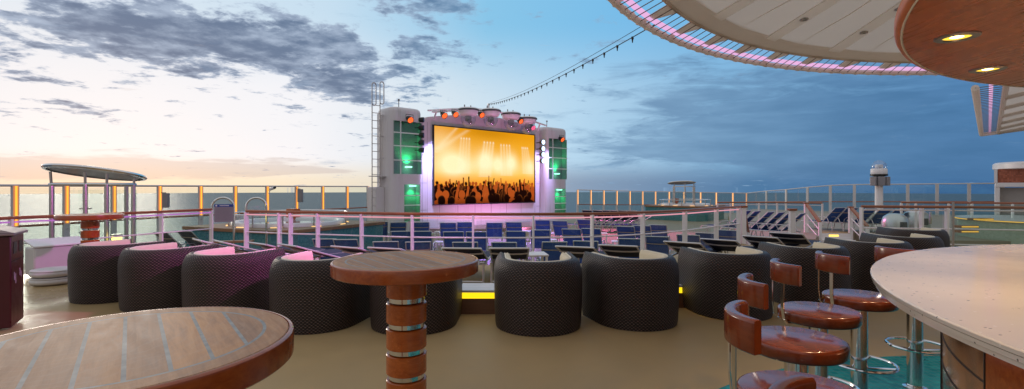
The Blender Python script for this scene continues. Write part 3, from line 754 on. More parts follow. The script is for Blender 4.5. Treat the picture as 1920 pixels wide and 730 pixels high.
# ------------------------------------------------------------------ loungers
LW=.56
def lounger(label, loc, rz, theta, sling, group, arms=True):
    r=thing('sun_lounger',label,'sun lounger',loc,rz,group)
    zs=.33; hy=-.12; L1=.98; L=.80; w=LW/2
    for s in (-1,1):
        MB().tube([(s*w,hy-.42,zs-.01),(s*w,hy,zs),(s*w,hy+L1-.1,zs),(s*w,hy+L1,zs-.02),(s*w,hy+L1+.05,zs-.08)],.016,6).build('side_rail',alu,r)
        MB().tube([(s*(w-.01),hy-.38,zs),(s*(w-.01),hy-.42,.0)],.017,6).build('leg',alu,r)
        MB().tube([(s*(w-.01),hy+L1-.22,zs),(s*(w-.01),hy+L1-.15,.0)],.017,6).build('leg',alu,r)
        # arm loop
        if arms: MB().tube([(s*(w+.02),hy-.30,zs),(s*(w+.025),hy-.22,zs+.17),(s*(w+.025),hy-.05,zs+.22),(s*(w+.025),hy+.22,zs+.20),(s*(w+.025),hy+.32,zs+.12),(s*(w+.02),hy+.34,zs)],.013,6).build('armrest',alu,r)
    MB().tube([(-w,hy-.41,.06),(w,hy-.41,.06)],.013,6).build('stretcher',alu,r)
    MB().slab([(-w+.01,hy,zs+.012),(w-.01,hy,zs+.012),(w-.01,hy+L1-.05,zs+.012),(-w+.01,hy+L1-.05,zs+.012)],(0,0,.006)).build('seat_sling',sling,r,smooth=0)
    ct,st=cos(theta),sin(theta); B=lambda x,l,o=0:(x,hy-l*ct+o*st,zs+.01+l*st+o*ct)
    bf=MB()
    for s in (-1,1): bf.tube([B(s*w,0),B(s*w,L)],.015,6)
    bf.tube([B(-w,L),B(w,L)],.014,6)
    bf.build('back_frame',alu,r)
    rows=[]
    for q in range(7):
        u=q/6; x=-w+.008+(LW-.016)*u; sag=-.012*4*u*(1-u); rows.append([B(x,.02,sag),B(x,L*.5,sag),B(x,L-.005,sag*.4),B(x,L+.012,-.004)])
    MB().grid(rows).build('back_sling',sling,r,smooth=60)
    rows=[]
    pts=[B(-w+2*w*u,L*.70,-.022-.014*4*u*(1-u)) for u in np.linspace(0,1,9)]
    MB().tube(pts,.013,6).build('back_bar',tanbar if sling is not navy else palebar,r)
    return r
tanbar=pmat('tan_back_bar',(.45,.33,.22),.5); palebar=pmat('pale_back_bar',(.62,.58,.58),.4)
def lay_row(specs, theta, sling, group, labels, zf, ztop, rz_fn, kids={}):
    first=None;tk=None
    for i,(x,y) in enumerate(specs):
        p=on(x,y,ztop); rz=rz_fn(p,i)+random.uniform(-.07,.07); ct=cos(theta)
        off=.12+.80*ct
        # back top sits at local (0,-off): solve the root so that it lands on p
        loc=(p.x-off*sin(rz),p.y+off*cos(rz),zf)
        if first is None: first=lounger(labels[i],loc,rz,theta,sling,group,zf<0); tk=tree_of(first)
        else: dup(first,labels[i],loc,rz,tk)
    return first
near=[(370,450.5),(410,453),(482,457),(538,460),(646,464),(720,466),(865,466),(955,466),(1077,463.5),(1158,461),(1278,455),(1346,450),(1424,444.6),(1473,438)]
def aim(p,k=.55): return -atan2(-1.3-p.x,26-p.y)*k if True else 0
nl=['navy lounger reclined low before the glass railing, %s from the bin'%ORD[i] for i in range(len(near))]
nrot=[-.75,-.72,-.66,-.6,-.5,-.35,-.02,.0,-.28,-.35,-.55,-.62,-.72,-.78]
lay_row(near,radians(19),navy,'navy loungers before the glass railing',nl,0,.60,lambda p,i:nrot[i])
th=radians(49); zt=LOW+.33+.01+.80*sin(th)
rowA=[(608,448.5),(647,449.5),(723,453.5),(784,454),(872,454.7),(945,455),(1040,454),(1098,452.5),(1182,448),(1232,444),(1290,441),(1325,437.5),(1363,432)]
rA=[.1,.1,.12,.1,.03,-.02,-.05,-.12,-.25,-.3,-.4,-.45,-.5]
lay_row(rowA,th,blue,'blue loungers facing the big screen',['blue lounger in the row just beyond the glass railing, %s from the whirlpool'%ORD[i] for i in range(len(rowA))],LOW,zt,lambda p,i:rA[i])
rowB=[(752,434),(790,434),(850,435),(893,435),(967,434),(1013,431.6),(1071,430),(1108,429),(1172,425),(1203,423.5),(1233,422)]
rB=[.15,.12,.06,.03,-.02,-.1,-.2,-.25,-.35,-.4,-.4]
lay_row(rowB,th,blue,'blue loungers facing the big screen',['blue lounger in the middle row below the big screen, %s from the whirlpool'%ORD[i] for i in range(len(rowB))],LOW,zt,lambda p,i:rB[i])
rowC=[(712,416),(747,417),(790,417),(840,418),(872,417),(927,418),(963,417),(1017,413),(1049,414.5),(1095,412)]
rC=[.3,.25,.2,.12,.06,0,-.05,-.12,-.3,-.45]
lay_row(rowC,th,blue,'blue loungers facing the big screen',['blue lounger in the last row under the big screen, %s from the whirlpool'%ORD[i] for i in range(len(rowC))],LOW,zt,lambda p,i:rC[i])
rowD=[(1100,394.5),(1120,394.8),(1134,394.8),(1149,395),(1166,395),(1184,395.2)]
lay_row(rowD,th,navy,'dark loungers along the far windscreen',['dark lounger along the far windscreen, %s from the screen tower'%ORD[i] for i in range(len(rowD))],LOW,zt,lambda p,i:-.55)
rowE=[(1118,406),(1136,406.3),(1153,406.6),(1170,407),(1187,407),(1204,406.5),(1221,406)]
lay_row(rowE,radians(32),blue,'blue loungers parked side by side past the stage',['blue lounger in the side on row past the stage, %s from the screen tower'%ORD[i] for i in range(len(rowE))],LOW,LOW+.34+.8*sin(radians(32)),lambda p,i:1.2)
rowF=[(1402,395.5),(1421,396),(1446,397.5),(1466,398.5),(1484,399.5),(1506,400.5)]
lay_row(rowF,radians(46),blue,'blue loungers beside the stairs',['blue lounger beyond the stair gap, %s from the curved railing end'%ORD[i] for i in range(len(rowF))],SBD,SBD+.34+.8*sin(radians(46)),lambda p,i:.72)
rowG=[(1576,390),(1598,390.5),(1634,391.5),(1662,392),(1690,392.5)]
lay_row(rowG,radians(46),blue,'blue loungers near the light column',['blue lounger before the domed light column, %s from the lit stair'%ORD[i] for i in range(len(rowG))],SBD,SBD+.34+.8*sin(radians(46)),lambda p,i:.25)
rowH=[(300,436),(345,434)]
lay_row(rowH,radians(46),slate,'slate grey loungers past the teak railing',['slate grey lounger past the teak railing, on the canopied shower side','slate grey lounger past the teak railing, on the whirlpool steps side'],LOW,LOW+.34+.8*sin(radians(46)),lambda p,i:-.35)

# low white tables between loungers
def low_table(label,p,s=.45):
    r=thing('low_table',label,'side table',p,random.uniform(-.2,.2),'low white side tables')
    MB().box((0,0,.385),(s,s,.03)).build('tabletop',plastic_w,r,bevel=.01)
    for a in (-1,1):
        for b in (-1,1): MB().box((a*s*.42,b*s*.42,.185),(.035,.035,.37)).build('leg',plastic_w,r)
low_table('low white table beside the square-on wicker chair',(on(1001,475,.40)).to_2d().to_3d(),.42)
for (x,y,l) in ((828,453,'low white table before the middle loungers, behind the whole bar table'),(826,434,'low white table beside the last row under the big screen'),(1031,449,'low white table between loungers under the screen edge'),(735,436,'low white table beside the whirlpool side of the middle row'),(905,437,'low white table in the middle row below the screen centre'),(1128,437,'low white table between loungers past the pink lit floor'),(1160,452,'low white table in front of the side on loungers'),(1215,452,'low white table just beyond the glass railing bend'),(1035,437,'low white table in the middle row under the screen edge'),(985,433,'low white table in the middle row below the big screen')):
    p=on(x,y,LOW+.4); low_table(l,(p.x,p.y,LOW))

# lit step boxes between the tub chairs
def step_box(label,x,y,rz=0,w=.42):
    r=thing('lit_step',label,'lit step',(x,y,0),rz)
    MB().box((0,0,.09),(w,.42,.18)).build('wooden_base',wood('step_wood',(.12,.05,.025),(.22,.10,.05),.4,axis='X'),r)
    MB().box((0,0,.215),(w-.012,.408,.07)).build('light_band',yellow,r)
    tp=MB(); MB().box((0,0,.262),(w+.01,.43,.022)).build('slatted_top',plastic_w,r)
    sl=MB()
    for k in range(5): sl.box((0,-.18+k*.09,.2755),(w+.006,.082,.005))
    sl.build('top_slat',plastic_w,r)
    MB().box((-w/2-.012,-.2,.14),(.016,.016,.28)).build('corner_trim',white,r)
step_box('slatted white topped step glowing yellow beside the square-on wicker chair',-.40,5.97)
step_box('second yellow glowing step, mostly hidden behind the turned wicker chair',2.0,6.28,-.1)

# ------------------------------------------------------------------ litter bin, locker, discs
A0=Vector((-5.17,5.12,0)); A1=Vector((-5.42,5.5,0)); sd=(A1-A0).normalized(); fd=Vector((-sd.y,sd.x,0))
if fd.x>0: fd=-fd
rz=atan2(sd.y,sd.x)
bn=thing('litter_bin','maroon litter bin with a sloped metal lid and slot openings','litter bin',A0+sd*.24+fd*.3,0)
def BL(u,v,z): return (sd*(u-.24)+fd*(v-.3))+Vector((0,0,z))
MB().slab([BL(0,0,.02),BL(.48,0,.02),BL(.48,.62,.02),BL(0,.62,.02)],(0,0,.95)).build('body',maroon,bn,bevel=.012)
MB().slab([BL(-.03,-.03,.972),BL(.51,-.03,.972),BL(.51,.65,.972),BL(-.03,.65,.972)],(0,0,.03)).build('lid',binlid,bn,bevel=.01)
MB().add([BL(-.03,-.03,1.003),BL(.51,-.03,1.003),BL(.51,.65,1.003),BL(-.03,.65,1.003),BL(.03,.2,1.07),BL(.45,.2,1.07),BL(.45,.5,1.07),BL(.03,.5,1.07)],[(0,1,5,4),(1,2,6,5),(2,3,7,6),(3,0,4,7),(4,5,6,7),(3,2,1,0)]).build('lid_cap',binlid,bn)
for u0,u1 in ((.07,.20),(.28,.42)):
    MB().slab([BL(u0,-.004,.78),BL(u1,-.004,.78),BL(u1,-.004,.90),BL(u0,-.004,.90)],fd*.003).build('slot',blackp,bn)
MB().slab([BL(.0,-.003,.70),BL(.48,-.003,.70),BL(.48,-.003,.71),BL(.0,-.003,.71)],fd*.002).build('door_gap',blackp,bn)
for k,(u,z0,z1) in enumerate(((.10,.50,.58),(.15,.46,.56),(.31,.52,.60),(.36,.50,.56))):
    MB().slab([BL(u,-.003,z0),BL(u+.014,-.003,z0),BL(u+.014,-.003,z1),BL(u,-.003,z1)],fd*.002).build('printed_mark',offwhite,bn)
lk=thing('deck_locker','low white storage locker against the teak railing','locker',(-7.72,8.42,0),radians(62))
MB().box((0,0,.26),(.72,.36,.46)).build('box',offwhite,lk,bevel=.03); MB().add([(-.37,-.2,.49),(.37,-.2,.49),(.37,.2,.58),(-.37,.2,.58),(-.37,-.2,.52),(.37,-.2,.52),(.37,.2,.61),(-.37,.2,.61)],[(3,2,1,0),(4,5,6,7),(0,1,5,4),(1,2,6,5),(2,3,7,6),(3,0,4,7)]).build('sloped_lid',plastic_w,lk,bevel=.01)
for z0,l in ((.0,'white round float disc lying lowest on the deck by the locker'),(.115,'white round float disc stacked on top of another by the locker')):
    r=thing('float_disc',l,'disc',Vector((-7.02,7.62,z0)),0)
    MB().lathe([(1e-4,.01),(.23,.0),(.285,.025),(.298,.055),(.285,.085),(.24,.105),(.18,.112),(1e-4,.11)],48).build('disc',offwhite,r,smooth=60)
    MB().lathe([(.283,.09),(.289,.10),(.283,.108),(.26,.112)],48).build('rim_band',offwhite,r)
# glowing bollard by the port railing
p=on(219,460,LOW+.0); p=at(219,460,10.4)
r=thing('light_bollard','short steel bollard with a glowing lamp beyond the teak railing','bollard',(p.x,p.y,LOW))
hb=p.z-LOW
MB().lathe([(.09,0),(.09,.02),(.06,.03),(.06,hb)],20).build('post',brushed,r); MB().lathe([(.085,hb),(.085,hb+.20)],20).build('lamp',emat('bollard_glow',(1,.7,.15),4),r); MB().lathe([(.10,hb+.20),(.10,hb+.23),(1e-4,hb+.24)],20).build('cap',brushed,r)

# ------------------------------------------------------------------ canopied showers and whirlpools
def shower(label, base, s=1.0, rz=0, tilt=-.15, post_px=None):
    r=thing('canopied_shower',label,'shower',base,rz)
    R=.93*s
    M=Matrix.Rotation(tilt,4,'X')@Matrix.Rotation(radians(2.5),4,'Y')
    hz=2.50*s
    def T(p): q=M@Vector(p); return (q.x,q.y,q.z+hz)
    a=MB(); a.lathe([(1e-4,.0),(R-.08,.0)],48,cap=False); a.v=[T(p) for p in a.v]; a.build('roof_panel',pmat('perforated_roof',(.16,.15,.16),.35,metal=.5),r)
    a=MB(); a.lathe([(R-.08,-.02),(R-.02,-.015),(R,.02),(R-.02,.055),(R-.10,.065),(1e-4,.075)],48,cap=False); a.v=[T(p) for p in a.v]; a.build('roof_rim',chrome,r,smooth=50)
    hp=2.26*s
    ps=[]; rr_=R*.93; cb=Vector((base[0],base[1])); ca,sa_=cos(-rz),sin(-rz)
    if post_px:
        for px_ in post_px:
            k=(px_-CX)/F; qa=1+k*k; qb=-2*(k*cb.x+cb.y); qc=cb.length_squared-rr_*rr_; yy=(-qb-sqrt(max(qb*qb-4*qa*qc,0)))/(2*qa)
            ps.append((k*yy-cb.x,yy-cb.y))
    else: ps=[(rr_*cos(q),rr_*sin(q)) for q in (radians(200),radians(245),radians(290),radians(335))]
    dg=[math.degrees(atan2(y,x))%360 for x,y in ps]
    ps.append((0,rr_))
    ring=[(rr_*cos(q),rr_*sin(q),hp) for q in np.linspace(radians(dg[0]-4),radians(dg[3]+4),24)]
    MB().tube(ring,.035*s,8).build('ring_beam',chrome,r)
    for (x,y) in ps:
        MB().tube([(x,y,0),(x,y,hp)],.045*s,10).build('post',brushed,r)
        MB().tube([(x,y,hp-.1),(x*1.03,y*1.03,hz-.10+ y*tilt)],.025*s,6).build('strut',brushed,r)
    for a0,a1 in ((dg[0],dg[1]),(dg[1],dg[2]),(dg[2],dg[3]),(20,90),(90,160)):
        pts=[(R*.78*cos(radians(q)),R*.78*sin(radians(q))) for q in np.linspace(a0+3,a1-3,8)]
        MB().grid([[(x,y,.12),(x,y,hp-.12)] for x,y in pts]).build('curved_glass',seaglass,r,smooth=60)
    for z in (1.25,1.75):
        MB().tube([(-.12*s+ps[1][0],ps[1][1],z*s),(.12*s+ps[1][0],ps[1][1],z*s)],.018,6).build('clamp',brushed,r)
    return r
shower('chrome framed shower with a tilted round canopy and curved glass by the windscreen',(-9.38,11.2,LOW-.0),post_px=(97,160,200,250))
p=at(1278,350,34); shower('far chrome framed shower canopy beside the distant whirlpool',(p.x,p.y,LOW),1.0,radians(20),-.10)

def whirlpool(label, c, rz, s=2.15, zt=.25, detail=True):
    r=thing('whirlpool',label,'whirlpool',(c[0],c[1],LOW),rz)
    h=zt-LOW; k=s*.25
    octo=lambda e:[(-s-e,-s-e),(s+e,-s-e),(s+e,s+e),(-s-e,s+e)]
    oc=lambda e,q:[(-s-e+q,-s-e),(s+e-q*.0,-s-e),(s+e,s+e-q),(s+e-q,s+e),(-s-e,s+e),(-s-e,-s-e+q)]
    MB().prism(oc(0,.5),0,h-.10).build('tiled_side',tealwall,r,smooth=0)
    MB().prism(oc(.06,.5),h-.10,h).build('teak_ledge',decking,r,smooth=0,bevel=.01)
    R=s*.80
    MB().lathe([(R-.22,h+.02),(R-.18,h+.12),(R,h+.13),(R+.03,h+.10),(R+.03,h+.001)],64,cap=False).build('white_rim',plastic_w,r,smooth=50)
    MB().lathe([(1e-4,h+.05),(R-.2,h+.05)],64,cap=False).build('pool_water',waterm,r)
    MB().tube([(R*1.06*cos(a),R*1.06*sin(a),h+.38) for a in np.linspace(radians(-60),radians(250),60)],.022,8).build('grab_rail',chrome,r)
    for a in np.linspace(radians(-60),radians(250),12): MB().tube([(R*1.06*cos(a),R*1.06*sin(a),h),(R*1.06*cos(a),R*1.06*sin(a),h+.38)],.022,8).build('rail_post',brushed,r)
    MB().box((s*.55,s*.55,h+.22),(.34,.34,.44)).build('wooden_box',mahog_v,r,bevel=.01)
    for a in np.linspace(0,2*pi,10,endpoint=False): MB().box(((R+.14)*cos(a),(R+.14)*sin(a),h+.012),(.30,.05,.02),a+pi/2).build('ledge_light',amberdim,r)
    return r
waterm=pmat('pool_water',(.35,.36,.42),.08,var=.1,bump=.3,bscale=8)
q0=on(531,434,.25); q1=on(374,422,.25); q2=on(712,416.5,.25)
e1=(Vector((q2.x-q0.x,q2.y-q0.y))).normalized(); rzw=atan2(e1.y,e1.x)
e2=Vector((-e1.y,e1.x)); cw=Vector((q0.x,q0.y))+e1*2.2+e2*2.2
whirlpool('tiled whirlpool with a teak ledge and chrome rail left of the big screen'.replace('left of','before'),cw,rzw)
p=at(1285,388,33); whirlpool('far whirlpool with a pale rim beyond the blue loungers',(p.x+.5,p.y+1.5),radians(50),2.0,.25)
# whirlpool ladder loops, sign and step
def loop(r, x0, x1, y, z0, zt, name='handrail'):
    R=(x1-x0)/2; pts=[(x0,y,z0),(x0,y,zt-R)]+[((x0+x1)/2-R*cos(a),y,zt-R+R*sin(a)) for a in np.linspace(0,pi,14)[1:-1]]+[(x1,y,zt-R),(x1,y,z0)]
    MB().tube(pts,.028,10).build(name,chrome,r)
pl=at(418,440,13.2); lad=thing('pool_ladder','chrome looped handrails with wooden steps leading into the whirlpool','pool ladder',(pl.x,pl.y,LOW),radians(18))
zt=at(418,371,13.2).z-LOW
loop(lad,-.26,.26,0,0,zt); loop(lad,.55,1.05,.0,0,zt-.01)
for k in range(2): MB().box((.15,.05,.42+k*.32 if k else .42),(1.15,.26,.05)).build('step',decking,lad,bevel=.008)
sg=thing('pool_sign','grey notice board with a blue header hung between chrome handrails','sign',at(419.5,401,13.12),radians(18))
MB().box((0,0,-.02),(.44,.02,.40)).build('board',pmat('grey_notice',(.30,.26,.31),.5,var=.06),sg)
MB().box((0,-.001,.215),(.44,.024,.07)).build('header',pmat('blue_header',(.02,.06,.32),.5),sg)
ln=MB()
for k in range(11): ln.box((0,-.0115,.14-k*.028),(.38-.05*(k%3),.003,.006))
ln.build('printed_text_line',greyp,sg)
hd=MB().lathe([(1e-4,0),(.022,0),(.022,.004),(1e-4,.004)],16); hd.v=[(x-.17,-.0145-z,y+.215) for x,y,z in hd.v]; hd.build('round_emblem',plastic_w,sg)
hd=MB()
for k in range(8): hd.box((-.08+k*.028,-.0145,.215),(.018,.003,.026))
hd.build('header_lettering',plastic_w,sg)
p=at(466,455,12.0)
bx=thing('equipment_box','grey low box standing before the whirlpool side','box',(at(571,460,12.4).x,12.4,LOW),.3); MB().box((0,0,.25),(.55,.5,.5)).build('box_body',greyp,bx,bevel=.03); MB().box((0,0,.51),(.58,.53,.03)).build('box_lid',slate,bx)

# ------------------------------------------------------------------ stage: screen wall and towers
A=Vector((-3.98,25.0,0)); dS=Vector((5.26,4.7,0)).normalized(); nS=Vector((dS.y,-dS.x,0))
srz=atan2(dS.y,dS.x)
def SP(s,z,o=0): return A+dS*s+nS*o+Vector((0,0,z))
def st_s(x): k=(x-CX)/F; return (A.y*k-A.x)/(dS.x-k*dS.y)
def szo(x,y,o):
    k=(x-CX)/F; s=(k*(A.y+nS.y*o)-A.x-nS.x*o)/(dS.x-k*dS.y); Y=A.y+dS.y*s+nS.y*o
    return s, H-(y-HY)/F*Y
def loc_(s,z,o=0): return (s,-o,z-LOW)           # in the stage's own frame
def sz(x,y):
    s=st_s(x); Y=A.y+dS.y*s; return s, H-(y-HY)/F*Y
def wall_paint():
    m=bpy.data.materials.new('screen_wall_paint'); m.use_nodes=True; t=NT(m.node_tree); p=t.n['Principled BSDF']; o=t.obj()
    c=t.mix(t.noise(o,1.1,5,.6),(.63,.60,.63),(.72,.69,.71))
    st=t.ss(t.noise(t.mapping(o,(5,5,.35)),1.2,6,.65),.52,.74); c=t.mix(t.m('MULTIPLY',st,.35),c,(.42,.36,.33)); t.link(c,p.inputs['Base Color'])
    p.inputs['Roughness'].default_value=.42; return m
wallm=wall_paint()
jointm=pmat('wall_joint',(.30,.28,.29),.6)
base0=(A.x,A.y,LOW)
sw=thing('screen_wall','white arched wall framing the giant concert video screen','screen wall',base0,srz)
# wall outline
zt0=4.98
out=[(-.95,LOW),(7.95,LOW),(7.95,5.0)]
for q in range(17):
    s=7.55-q/16*(7.9); out.append((s,5.0+.42*sin(pi*q/16)))
out+=[(-.35,4.95),(-.95,4.85)]
MB().slab([loc_(s,z,0) for s,z in out],(0,1.1,0)).build('wall',wallm,sw,smooth=0,bevel=.03)
s0,zA=sz(812,234); s1,zB=sz(1000,256); _,zC=sz(812,382)
zA=(zA+zB)/2; _,zD=sz(1000,380); zC=(zC+zD)/2
fw=.05
scr=MB()
for a,b in (((s0-fw,zC-fw),(s1+fw,zC)),((s0-fw,zA),(s1+fw,zA+fw)),((s0-fw,zC),(s0,zA)),((s1,zC),(s1+fw,zA))):
    scr.box(loc_((a[0]+b[0])/2,(a[1]+b[1])/2,.06),(b[0]-a[0],.12,b[1]-a[1]))
vs=thing('video_screen','giant glowing video screen showing a concert crowd under golden beams','video screen',base0,srz)
scr.build('screen_frame',blackp,vs,smooth=0)
for s in (-.62,-.34,7.58): MB().box(loc_(s,2.1,.002),(.018,.006,5.3)).build('panel_joint',jointm,sw)
for z in (.35,1.7,3.1): 
    for a,b in ((-.95,-.35),(7.3,7.95)): MB().box(loc_((a+b)/2,z,.003),(b-a,.006,.016)).build('panel_joint',jointm,sw)
for s in np.arange(.4,7.2,1.13): MB().box(loc_(s,.28,.003),(.016,.006,.62)).build('panel_joint',jointm,sw)
# picture shown by the screen
def concert(w,h):
    rng=np.random.default_rng(5)
    X,Yy=np.meshgrid((np.arange(w)+.5)/w,(np.arange(h)+.5)/h)   # Y up
    asp=w/h
    img=np.zeros((h,w,3))
    g=lambda x,y,sx,sy:np.exp(-((X-x)/sx)**2-((Yy-y)/sy)**2)
    col_top=np.array([.80,.32,.006]); col_mid=np.array([1.0,.56,.06]); col_hot=np.array([1.0,.88,.50])
    tcol=np.clip((Yy-.35)/.6,0,1)[...,None]
    img=col_mid*(1-tcol)+col_top*tcol
    img=img*(1-.25*g(.5,1.0,.25,.12)[...,None])
    hot=sum(a*g(x,y,sx,sy) for x,y,sx,sy,a in ((.17,.50,.10,.15,.95),(.14,.56,.28,.2,.35),(.47,.60,.07,.12,.9),(.60,.55,.05,.12,.8),(.74,.58,.06,.12,.9),(.96,.52,.06,.12,.7),(.5,.5,.5,.12,.45),(.05,.78,.12,.18,.35)))
    hot=np.clip(hot,0,1)[...,None]; img=img*(1-hot)+col_hot*hot
    # beams
    for x0,y0,x1,y1,wd,am in [(.24+.025*i,.87,.215+.03*i,.40,.012,.30) for i in range(4)]+[(.46+.03*i,.84,.42+.03*i,.36,.013,.36) for i in range(4)]+[(.63+.03*i,.82,.64+.032*i,.38,.012,.36) for i in range(4)]+[(.86+.02*i,.80,.88+.03*i,.42,.011,.30) for i in range(4)]+[(.0,.66,.30,.98,.03,.25),(.02,.7,.2,1.0,.02,.25)]:
        tt=np.clip((Yy-y1)/(y0-y1) if y0>y1 else (Yy-y0)/(y1-y0),0,1); inside=(Yy>min(y0,y1))&(Yy<max(y0,y1))
        xc=x1+(x0-x1)*tt if y0>y1 else x0+(x1-x0)*tt
        b=np.exp(-((X-xc)/(wd*(1.6-.9*tt)))**2)*inside*am; b=b[...,None]; img=img*(1-b)+np.array([1,.9,.6])*b
        if y0>y1:
            s=np.exp(-(((X-x0)*asp)**2+(Yy-y0)**2)/(.012**2))[...,None]; img=img*(1-s*.55)+np.array([1,.95,.75])*s*.55
    # smoke floor fade to red-orange
    f=np.clip((.42-Yy)/.2,0,1)[...,None]; img=img*(1-f)+np.array([.85,.26,.02])*f
    # crowd layers
    def blob(mask_list):
        d=np.full((h,w),9.0)
        for kind in mask_list:
            if kind[0]=='e':
                _,x,y,rx,ry=kind; d=np.minimum(d,(np.sqrt(((X-x)*asp/rx)**2+((Yy-y)/ry)**2)-1)*min(rx,ry))
            else:
                _,x0,y0,x1,y1,r0,r1=kind
                ax,ay=(X-x0)*asp,Yy-y0; bx,by=(x1-x0)*asp,y1-y0; tt=np.clip((ax*bx+ay*by)/(bx*bx+by*by),0,1)
                d=np.minimum(d,np.sqrt((ax-bx*tt)**2+(ay-by*tt)**2)-(r0+(r1-r0)*tt))
        return d
    for layer in range(5):
        y0=.255-.052*layer; hs=.025+.0105*layer; cnt=(27,22,17,13,9)[layer]
        for i in range(cnt):
            x=(i+rng.uniform(.1,.9))/cnt; y=y0+rng.uniform(-.02,.025)
            hx_=rng.uniform(.72,.95); m=[('e',x,y,hs*hx_,hs*rng.uniform(.95,1.15)),('e',x+rng.uniform(-.3,.3)*hs/asp,y+hs*.25,hs*.8,hs*.8),('e',x,y-hs*2.9,hs*2.3,hs*1.9),('c',x,y-hs,x,y-hs*2,hs*.55,hs*.9)]
            if rng.random()<(.34 if layer<3 else .16):
                for sd in ((-1,1) if rng.random()<.35 else (rng.choice((-1,1)),)):
                    ex=x+sd*hs*1.5/asp; ey=y-hs*.2; hx=ex+rng.uniform(-.6,.9)*hs/asp*sd; hyy=y+hs*rng.uniform(.9,3.6)
                    m+=[('c',x+sd*hs*1.6/asp,y-hs*1.8,ex,ey,hs*.48,hs*.40),('c',ex,ey,hx,hyy,hs*.38,hs*.26),('e',hx,hyy+hs*.25,hs*.34,hs*.42)]
                    for fg in (-1,0,1): m.append(('c',hx,hyy+hs*.3,hx+fg*hs*.25/asp,hyy+hs*.75,hs*.1,hs*.06))
            dd=blob(m); a=np.clip(.5-dd*h,0,1)[...,None]
            lit=rng.random()
            inner=np.array([.012,.003,.002]) if (lit<.55 or layer>3) else np.array([.42,.075,.012])
            rimc=np.array([.85,.22,.04])*(1.0-.12*layer)
            up=np.clip((Yy-y)/hs*.5+.5,0,1)
            rim=np.exp(-(dd/(.0045+.0008*layer))**2)*up*(.62 if lit<.8 else .25)*np.clip(.55+.9*(X-x)*asp/hs*(1 if i%2 else -1),0,1)
            c=inner+(rimc-inner)*rim[...,None]; img=img*(1-a)+c*a
    f=np.clip((.10-Yy)/.12,0,1)[...,None]*.7; img*=1-f
    img*=(1+rng.normal(0,.02,(h,w,1)))
    return np.clip(img,0,1)
gw,gh=300,170
img=concert(gw,gh)
xs=np.linspace(s0,s1,gw+1); zs_=np.linspace(zC,zA,gh+1)
XX,ZZ=np.meshgrid(xs,zs_)
verts=np.stack([XX,np.full_like(XX,-.075),ZZ-LOW],-1).reshape(-1,3)
ii,jj=np.meshgrid(np.arange(gh),np.arange(gw),indexing='ij'); b0=(ii*(gw+1)+jj).ravel()
faces=np.stack([b0,b0+1,b0+gw+2,b0+gw+1],-1)
me=bpy.data.meshes.new('display'); me.from_pydata(verts.tolist(),[],faces.tolist())
ca=me.color_attributes.new('picture','FLOAT_COLOR','CORNER')
cd=np.ones((gw*gh,4,4),np.float32); cd[:,:,:3]=img.reshape(-1,1,3); ca.data.foreach_set('color',cd.ravel())
dm=bpy.data.materials.new('display_picture'); dm.use_nodes=True; t=NT(dm.node_tree); t.n.clear()
at_=t.new('ShaderNodeVertexColor'); at_.layer_name='picture'; em=t.new('ShaderNodeEmission'); em.inputs[1].default_value=1.08; oo=t.new('ShaderNodeOutputMaterial'); t.link(at_.outputs[0],em.inputs[0]); t.link(em.outputs[0],oo.inputs[0])
me.materials.append(dm); o=bpy.data.objects.new('display',me); COL.objects.link(o); o.parent=vs

greenglass=glass('smoked_tower_glass',(.76,.83,.84),.15)
O0=.45
def tower(label, sa, sb, ztop, up, lo, depth=1.15):
    r=thing('speaker_tower',label,'tower',base0,srz)
    rr=.32
    def arc_(cx,cy,a0,n=6): return [(cx+rr*cos(a0+pi/2*q/n),cy+rr*sin(a0+pi/2*q/n)) for q in range(n+1)]
    fl=arc_(sa+rr,-O0+rr,pi); fr_=arc_(sb-rr,-O0+rr,1.5*pi); bb_=arc_(sb-rr,depth-rr,0)+arc_(sa+rr,depth-rr,.5*pi)
    full=fl+fr_+bb_; core=[(sa,.0),(sb,.0)]+bb_
    Z=lambda z:z-LOW
    m=MB()
    zs=[(LOW,lo[2],None),(lo[2],lo[3],lo),(lo[3],up[2],None),(up[2],up[3],up)]
    for z0,z1,w in zs:
        if w is None: m.prism(full,Z(z0),Z(z1))
        else:
            m.prism(core,Z(z0),Z(z1))
            lp_=[p for p in fl if p[0]<w[0]-.005]+[(w[0],-O0+.0 if w[0]>sa+rr else -O0+rr-sqrt(max(rr*rr-(sa+rr-w[0])**2,0))),(w[0],-.002),(sa,-.002)]
            rp_=[(w[1],-.002),(w[1],-O0 if w[1]<sb-rr else -O0+rr-sqrt(max(rr*rr-(w[1]-sb+rr)**2,0)))]+[p for p in fr_ if p[0]>w[1]+.005]+[(sb,-.002)]
            m.prism(lp_,Z(z0),Z(z1)); m.prism(rp_,Z(z0),Z(z1))
    m.build('shell',wallm,r,smooth=30)
    cxx=(sa+sb)/2; cyy=(depth-O0)/2
    sh=lambda p,k:(cxx+(p[0]-cxx)*(1-k/(sb-sa)*2),cyy+(p[1]-cyy)*(1-k/(depth+O0)*2))
    zt=Z(ztop)
    rows=[[(*sh(p,k),z) for k,z in ((0,Z(up[3])),(0,zt-.22),(.03,zt-.10),(.10,zt-.03),(.22,zt))]+[(cxx,cyy,zt+.02)] for p in full]
    MB().grid(rows,closed=True).build('roof_cap',wallm,r,smooth=50)
    return r
T1=dict(sa=-2.55,sb=-.86,zt=5.28); T2=dict(sa=7.62,sb=9.62,zt=5.16)
bayd=pmat('bay_lining',(.42,.43,.44),.6)
